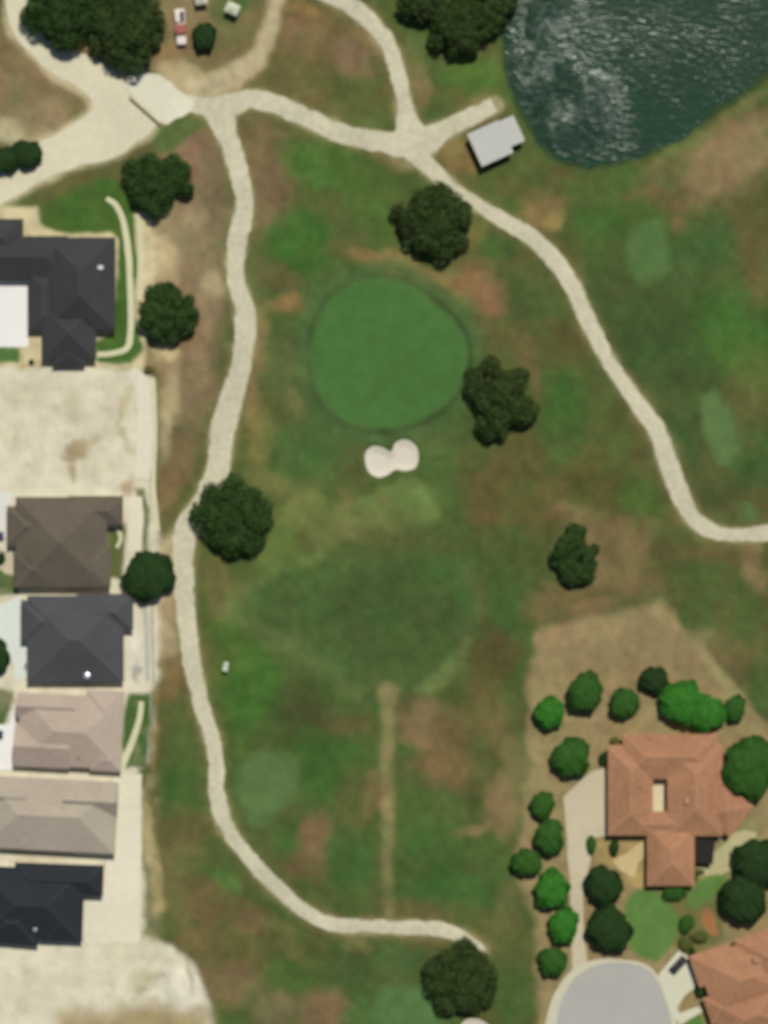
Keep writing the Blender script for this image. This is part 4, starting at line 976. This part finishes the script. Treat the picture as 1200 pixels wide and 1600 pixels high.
OAK = leaf_mat('oak_leaf', (67, 87, 50), .32, (1.2, 1.02, .85))
OAK2 = leaf_mat('oak_leaf_deep', (64, 90, 49), .32, (1.05, 1.0, .9))
DARK = leaf_mat('dark_round_leaf', (52, 76, 42), .3, (.95, 1.0, .95))
MID = leaf_mat('mid_round_leaf', (65, 106, 48), .3, (1.05, 1.05, .9))
BRT = leaf_mat('bright_round_leaf', (68, 130, 50), .3, (1.0, 1.05, .95))
OLV = leaf_mat('olive_leaf', (96, 108, 60), .3)
GO, GT, GV = 'dark spreading oaks of the golf course', 'oaks at the edge of the tracks and pond', 'round trees about the tiled villas'
OAKS = [
 ('dark spreading oak between the cart path and the top of the putting green', 679, 346, 62, 62, 9.5, OAK, GO, 11, .0),
 ('ragged dark oak right of the putting green with notched crown', 783, 619, 58, 68, 9.0, OAK, GO, 12, .34),
 ('dark spreading oak growing against the wide bend of the cart path', 366, 803, 64, 66, 9.5, OAK2, GO, 13, .18),
 ('dark oak standing over the lower end of the cart path', 720, 1530, 59, 58, 9.5, OAK, GO, 14, 0),
 ('small upright dark oak alone on the brown rise above the villa', 900, 868, 37, 50, 7.5, OAK2, GO, 15, .2),
 ('dark green oak at the top of the charcoal house garden', 243, 284, 56, 50, 8.5, OAK2, GT, 16, 0),
 ('dark green oak between the charcoal roof garden walk and the cart path', 261, 491, 46, 48, 8.0, OAK2, GT, 17, 0),
 ('left of two merged big dark oaks beside the curving dirt track', 104, 10, 68, 66, 11.0, OAK2, GT, 18, 0),
 ('right of two merged big dark oaks, reaching to the concrete pad', 198, 42, 62, 66, 10.5, OAK, GT, 19, 0),
 ('dark oak on the pond bank with the lowest reaching crown', 722, 36, 54, 46, 9.5, OAK, GT, 20, .15),
 ('dark oak at the pond edge beside two others', 765, 2, 40, 50, 9.0, OAK, GT, 21, 0),
 ('dark oak of the pond group nearest the northern cart path arm', 658, -2, 40, 34, 8.5, OAK, GT, 22, 0),
]
for k, (lb, px, py, rx, ry, h, m, g, sd_, gap) in enumerate(OAKS):
    make_tree('oak_tree', lb, px, py, rx, ry, 'oak', h, g, m, sd_, gap=gap)
ROUND = [
 ('dark smooth round tree beside the brown roof and the cart path', 232, 900, 39, 41, 6.5, DARK, 'round trees along the lots'),
 ('small dark round tree beside the red and white truck', 319, 57, 19, 21, 4.2, DARK, 'round trees along the lots'),
 ('dark round tree at the edge of the wide dirt road', 42, 240, 24, 22, 4.5, DARK, 'round trees along the lots'),
 ('dark round tree squeezed beside another by the wide dirt road', 6, 250, 24, 20, 4.5, DARK, 'round trees along the lots'),
 ('dark round tree in the front yard of the slate roofed house', -4, 1026, 20, 26, 4.5, DARK, 'round trees along the lots'),
 ('bright green round tree at the left end of the row above the villa', 859, 1114, 23, 26, 6.0, BRT, GV),
 ('tall mid green oval tree in the row above the villa', 915, 1082, 26, 33, 7.0, MID, GV),
 ('mid green round tree above the villa roof corner', 976, 1099, 23, 24, 5.5, MID, GV),
 ('small very dark round tree at the top of the villa row', 1023, 1063, 22, 22, 5.0, DARK, GV),
 ('large bright green tree touching the top of the tiled villa roof', 1066, 1098, 36, 33, 7.0, BRT, GV),
 ('bright green tree merged with the larger one above the tiled roof', 1106, 1115, 28, 30, 6.5, BRT, GV),
 ('small mid green round tree at the right end of the villa row', 1149, 1107, 16, 21, 4.5, MID, GV),
 ('mid green round tree between the villa row and the driveway top', 893, 1183, 29, 32, 6.5, MID, GV),
 ('small mid green tree first of the line beside the driveway', 848, 1258, 19, 21, 5.0, MID, GV),
 ('mid green tree beside the driveway, second of the line from the turnaround', 859, 1308, 24, 27, 6.0, MID, GV),
 ('mid green tree standing furthest from the driveway on the dry grass', 823, 1348, 23, 22, 5.5, MID, GV),
 ('bright green round tree midway along the driveway line', 863, 1390, 28, 30, 6.5, BRT, GV),
 ('bright green round tree beside the narrow part of the driveway', 881, 1446, 24, 27, 6.0, BRT, GV),
 ('mid green round tree beside the kerb of the turning circle', 864, 1503, 22, 23, 5.5, MID, GV),
 ('dark round tree between the driveway and the villa lawn', 944, 1384, 29, 31, 6.5, DARK, GV),
 ('dark round tree overhanging the turning circle', 953, 1452, 33, 38, 7.0, DARK, GV),
 ('large mid green tree against the side of the tiled villa', 1172, 1200, 40, 52, 8.5, MID, GV),
 ('dark round tree beside the mottled patio', 1187, 1348, 42, 36, 7.5, DARK, GV),
 ('dark round tree against the angled tiled house roof', 1163, 1404, 34, 42, 7.5, DARK, GV),
]
for k, (lb, px, py, rx, ry, h, m, g) in enumerate(ROUND):
    make_tree('round_tree', lb, px, py, rx, ry, 'round', h, g, m, 100 + k)
SHRUBS = [
 ('small dark shrub against the left wall of the villa', 944, 1186, 9, 10, 1.8, DARK), ('tiny dark shrub at the villa roof corner above the driveway', 960, 1158, 7, 6, 1.4, OLV),
 ('narrow green shrub at the driveway end of the entry garden', 924, 1320, 8, 14, 1.8, MID), ('dark shrub in the middle of the entry garden', 960, 1325, 8, 12, 1.8, DARK),
 ('dark green shrub below the entry wing of the villa', 1054, 1394, 18, 15, 2.4, MID), ('dark shrub at the corner of the entry wing and small lawn', 1076, 1376, 7, 8, 1.5, DARK),
 ('dark green shrub at the edge of the bright villa lawn', 1073, 1444, 12, 15, 2.2, MID), ('olive shrub beside the orange mulch bed', 1094, 1464, 14, 9, 1.8, OLV),
 ('olive shrub at the tip of the pale driveway', 1072, 1474, 11, 14, 1.8, OLV), ('dark shrub beside the wall at the parked car', 1082, 1494, 6, 13, 1.6, DARK),
 ('dark shrub between the tan bed and the angled house', 1094, 1550, 9, 10, 1.7, DARK), ('olive shrub against the angled house roof edge', 1110, 1546, 7, 8, 1.5, OLV),
 ('dark green shrub at the lawn corner of the angled house', 1114, 1586, 12, 10, 1.7, MID), ('small brown green bush at the corner of the sandy lot', 232, 578, 7, 6, 1.1, OLV),
 ('small shrub at the patio edge near the garden pavilion', 1092, 1362, 8, 5, 1.2, OLV), ('grey green bush in the front yard of the brown roofed house', 2, 872, 6, 10, 1.4, DARK),
 ('low green shrub at the villa lawn below the pavilion', 1085, 1372, 5, 5, 1.0, MID), ('dark low bush beside the white driveway corner', 49, 566, 4, 4, .8, DARK)]
for k, (lb, px, py, rx, ry, h, m) in enumerate(SHRUBS):
    make_tree('garden_shrub', lb, px, py, rx, ry, 'shrub', h, 'garden shrubs', m, 300 + k, n=int(700 + rx * ry * 6))

# ------------------------------------------------------------------ vehicles and small things
def wheel(parent, x, y, r, w, axis='y'):
    t = tube(bmesh.new(), [(x, y - w / 2, r), (x, y + w / 2, r)], [r, r], 16)
    o = obj('wheel', t, mat('tyre_rubber', (32, 32, 32), .9, .05, 4), parent)
    obj('rim', tube(bmesh.new(), [(x, y - w / 2 - .01, r), (x, y + w / 2 + .01, r)], [r * .58, r * .58], 12), M_VENT, o)

def prism(prof, half, taper=1.0, z_t=0.9):
    """side profile (x, z) extruded across y; points above z_t are drawn in"""
    bm = bmesh.new()
    f = lambda z: half * (taper if z > z_t else 1.0)
    L = [bm.verts.new((x, -f(z), z)) for x, z in prof]; R_ = [bm.verts.new((x, f(z), z)) for x, z in prof]
    bm.faces.new(L); bm.faces.new(R_[::-1])
    for k in range(len(prof)):
        j = (k + 1) % len(prof)
        bm.faces.new((L[k], R_[k], R_[j], L[j]))
    bmesh.ops.bevel(bm, geom=bm.edges[:], offset=.05, segments=2, affect='EDGES')
    return bm

def car(label, px, py, rz, color, nm):
    x, y = P(px, py, 1)
    t = thing('parked_car', label, 'car', (x, y, .13), rz, 'cars parked on the driveways')
    pm = mat('car_paint_' + nm, color, .3, .03, 1.0, spec=.5)
    obj('body', prism([(-2.3, .35), (2.3, .35), (2.32, .7), (2.15, .86), (1.1, .95), (-1.75, .98), (-2.25, .9), (-2.34, .6)], .9), pm, t)
    c = obj('cabin', prism([(-1.75, .93), (1.15, .9), (.35, 1.42), (-1.15, 1.44)], .8, .82, 1.2), M_GLASS, t)
    obj('car_roof', box(-.4, 0, 1.45, 1.5, 1.22, .05, bevel=.02), pm, c)
    for sx in (-1.42, 1.42):
        for sy in (-.8, .8): wheel(t, sx, sy, .33, .22)
    for sy in (-.62, .62):
        obj('headlight', box(2.26, sy, .66, .1, .34, .14), M_TRIM, t)
        obj('tail_light', box(-2.28, sy, .72, .1, .3, .14), mat('red_lamp', (140, 20, 18), .4), t)
car('dark grey car parked at the tip of the pale driveway', 1060, 1508, math.radians(47), (52, 46, 48), 'dark')
car('blue car partly in view on the driveway of the brown roofed house', -10, 838, math.radians(4), (52, 60, 96), 'blue')
car('blue car partly in view on the driveway of the tan roofed house', -11, 1147, math.radians(-3), (52, 60, 96), 'blue')

def truck():
    x, y = P(282, 42, 1.5)
    t = thing('flatbed_truck', 'red cabbed truck with white bonnet and white load beside the dark small tree', 'truck', (x, y, 0), math.radians(-86))
    red = mat('truck_red', (150, 72, 56), .45, .06, 1.5, spec=.4); wh = mat('truck_white', (216, 206, 192), .5, .05, 1.5)
    obj('chassis', box(-.4, 0, .62, 7.6, 1.0, .22), M_PIPE, t)
    obj('bonnet', box(3.0, 0, 1.15, 2.3, 2.2, 1.0, bevel=.18), wh, t)
    cb = obj('cab', box(.65, 0, 1.55, 2.3, 2.3, 1.9, bevel=.16), red, t)
    obj('windscreen', box(1.78, 0, 1.95, .06, 1.9, .7), M_GLASS, cb)
    obj('cargo_bed', box(-2.5, 0, .98, 3.6, 2.3, .5, bevel=.03), wh, t)
    obj('load_box', box(-2.2, -.55, 1.55, 2.0, .95, .7, bevel=.04), wh, t)
    obj('load_box', box(-2.4, .55, 1.6, 2.2, .8, .75, bevel=.04), mat('purple_crate', (72, 62, 92), .7, .1, 2), t)
    for sx in (2.9, -2.0, -3.2):
        for sy in (-.95, .95): wheel(t, sx, sy, .48, .3)
    for sy in (-.8, .8): obj('headlight', box(4.15, sy, 1.0, .08, .3, .22), M_TRIM, t)
truck()

def canopy(label, px, py, w, d, rz, color, nm):
    x, y = P(px, py, 2.4)
    t = thing('canopy_tent', label, 'canopy', (x, y, 0), rz, 'pale canopies beside the truck')
    bm = bmesh.new(); cm = mat('canopy_' + nm, color, .85, .06, 1.2)
    lo = [(-w / 2, -d / 2), (w / 2, -d / 2), (w / 2, d / 2), (-w / 2, d / 2)]
    a = [bm.verts.new((u, v, 2.2)) for u, v in lo]; b = [bm.verts.new((u, v, 2.0)) for u, v in lo]; top = bm.verts.new((0, 0, 3.0))
    for k in range(4):
        j = (k + 1) % 4
        bm.faces.new((a[k], a[j], top)); bm.faces.new((b[k], b[j], a[j], a[k]))
    obj('cloth', bm, cm, t)
    for u, v in lo: obj('pole', tube(bmesh.new(), [(u * .97, v * .97, 0), (u * .97, v * .97, 2.15)], [.03, .03], 8), M_VENT, t)
canopy('cream canopy tent with a pale teal edge beyond the truck', 363, 13, 3.2, 2.6, math.radians(-24), (196, 200, 172), 'cream')
canopy('white canopy tent partly in view beside the truck', 314, -2, 2.8, 2.6, math.radians(8), (204, 198, 178), 'white')

def golf_cart():
    x, y = P(352, 1043, 1.5)
    t = thing('golf_cart', 'white roofed golf cart on the vivid grass beside the cart path', 'golf cart', (x, y, hz1(352, 1043)), math.radians(80))
    wh = mat('cart_white', (186, 194, 172), .5, .03, 2)
    obj('body', prism([(-1.1, .3), (1.15, .3), (1.2, .62), (.75, .75), (.4, .42), (-.15, .42), (-.25, .72), (-1.1, .76)], .55), wh, t)
    obj('seat', box(-.45, 0, .82, .5, 1.0, .14, bevel=.04), M_TRIM, t); obj('backrest', box(-.72, 0, 1.08, .12, 1.0, .42, bevel=.04), M_TRIM, t)
    obj('roof', box(-.15, 0, 1.86, 1.55, 1.1, .07, bevel=.03), wh, t)
    for sx in (-.8, .5):
        for sy in (-.48, .48): obj('roof_post', tube(bmesh.new(), [(sx + .1, sy, .6), (sx, sy, 1.84)], [.025, .025], 6), M_PIPE, t)
    for sx in (-.75, .8):
        for sy in (-.45, .45): wheel(t, sx, sy, .22, .18)
golf_cart()

def fence(label, a, b, h, m, posts, thick=.05):
    (x0, y0), (x1, y1) = P(*a, 1), P(*b, 1)
    L = math.hypot(x1 - x0, y1 - y0)
    t = thing('boundary_fence', label, 'fence', (x0, y0, 0), math.atan2(y1 - y0, x1 - x0), 'fences behind the lots')
    for k in range(posts):
        obj('post', box(L * k / (posts - 1), 0, h / 2, .1, .1, h), m, t)
    for z in (.3, h * .55, h - .1): obj('rail', box(L / 2, .07, z, L, thick, .1), m, t)
FM = mat('weathered_fence', (128, 118, 98), .9, .12, 3)
fence('weathered fence behind the empty sandy lot', (246, 604), (247, 770), 1.4, FM, 11)
fence('weathered fence behind the slate roofed house', (237, 936), (240, 1066), 1.4, FM, 9)
fence('weathered fence behind the tan roofed house', (240, 1082), (234, 1196), 1.4, FM, 8)
def shadow_line():  # dark beam on posts standing in for the pad edge's thin shadow
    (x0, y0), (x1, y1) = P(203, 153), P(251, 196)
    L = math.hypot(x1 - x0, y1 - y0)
    t = thing('shadow_line_barrier', 'dark low barrier standing in for the shadow along the edge of the white concrete pad', 'barrier', (x0, y0, 0), math.atan2(y1 - y0, x1 - x0))
    dm = mat('shadow_line_olive', (92, 88, 58), .9, .12, 2.0, .2)
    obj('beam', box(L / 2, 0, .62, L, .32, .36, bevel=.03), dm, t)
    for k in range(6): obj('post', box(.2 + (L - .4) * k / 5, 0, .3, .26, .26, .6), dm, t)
shadow_line()
# curved garden edging by the brown roofed house
o = ribbon('patio_edging', spline([(164, 822, 12), (176, 822, 10), (186, 830, 7), (188, 844, 6), (182, 856, 6)], False, 6), 0.30, M_WALK, .4, 91, step=2.0, flat=True)
tag(o, 'hook shaped cream patio edging beside the brown roofed house')
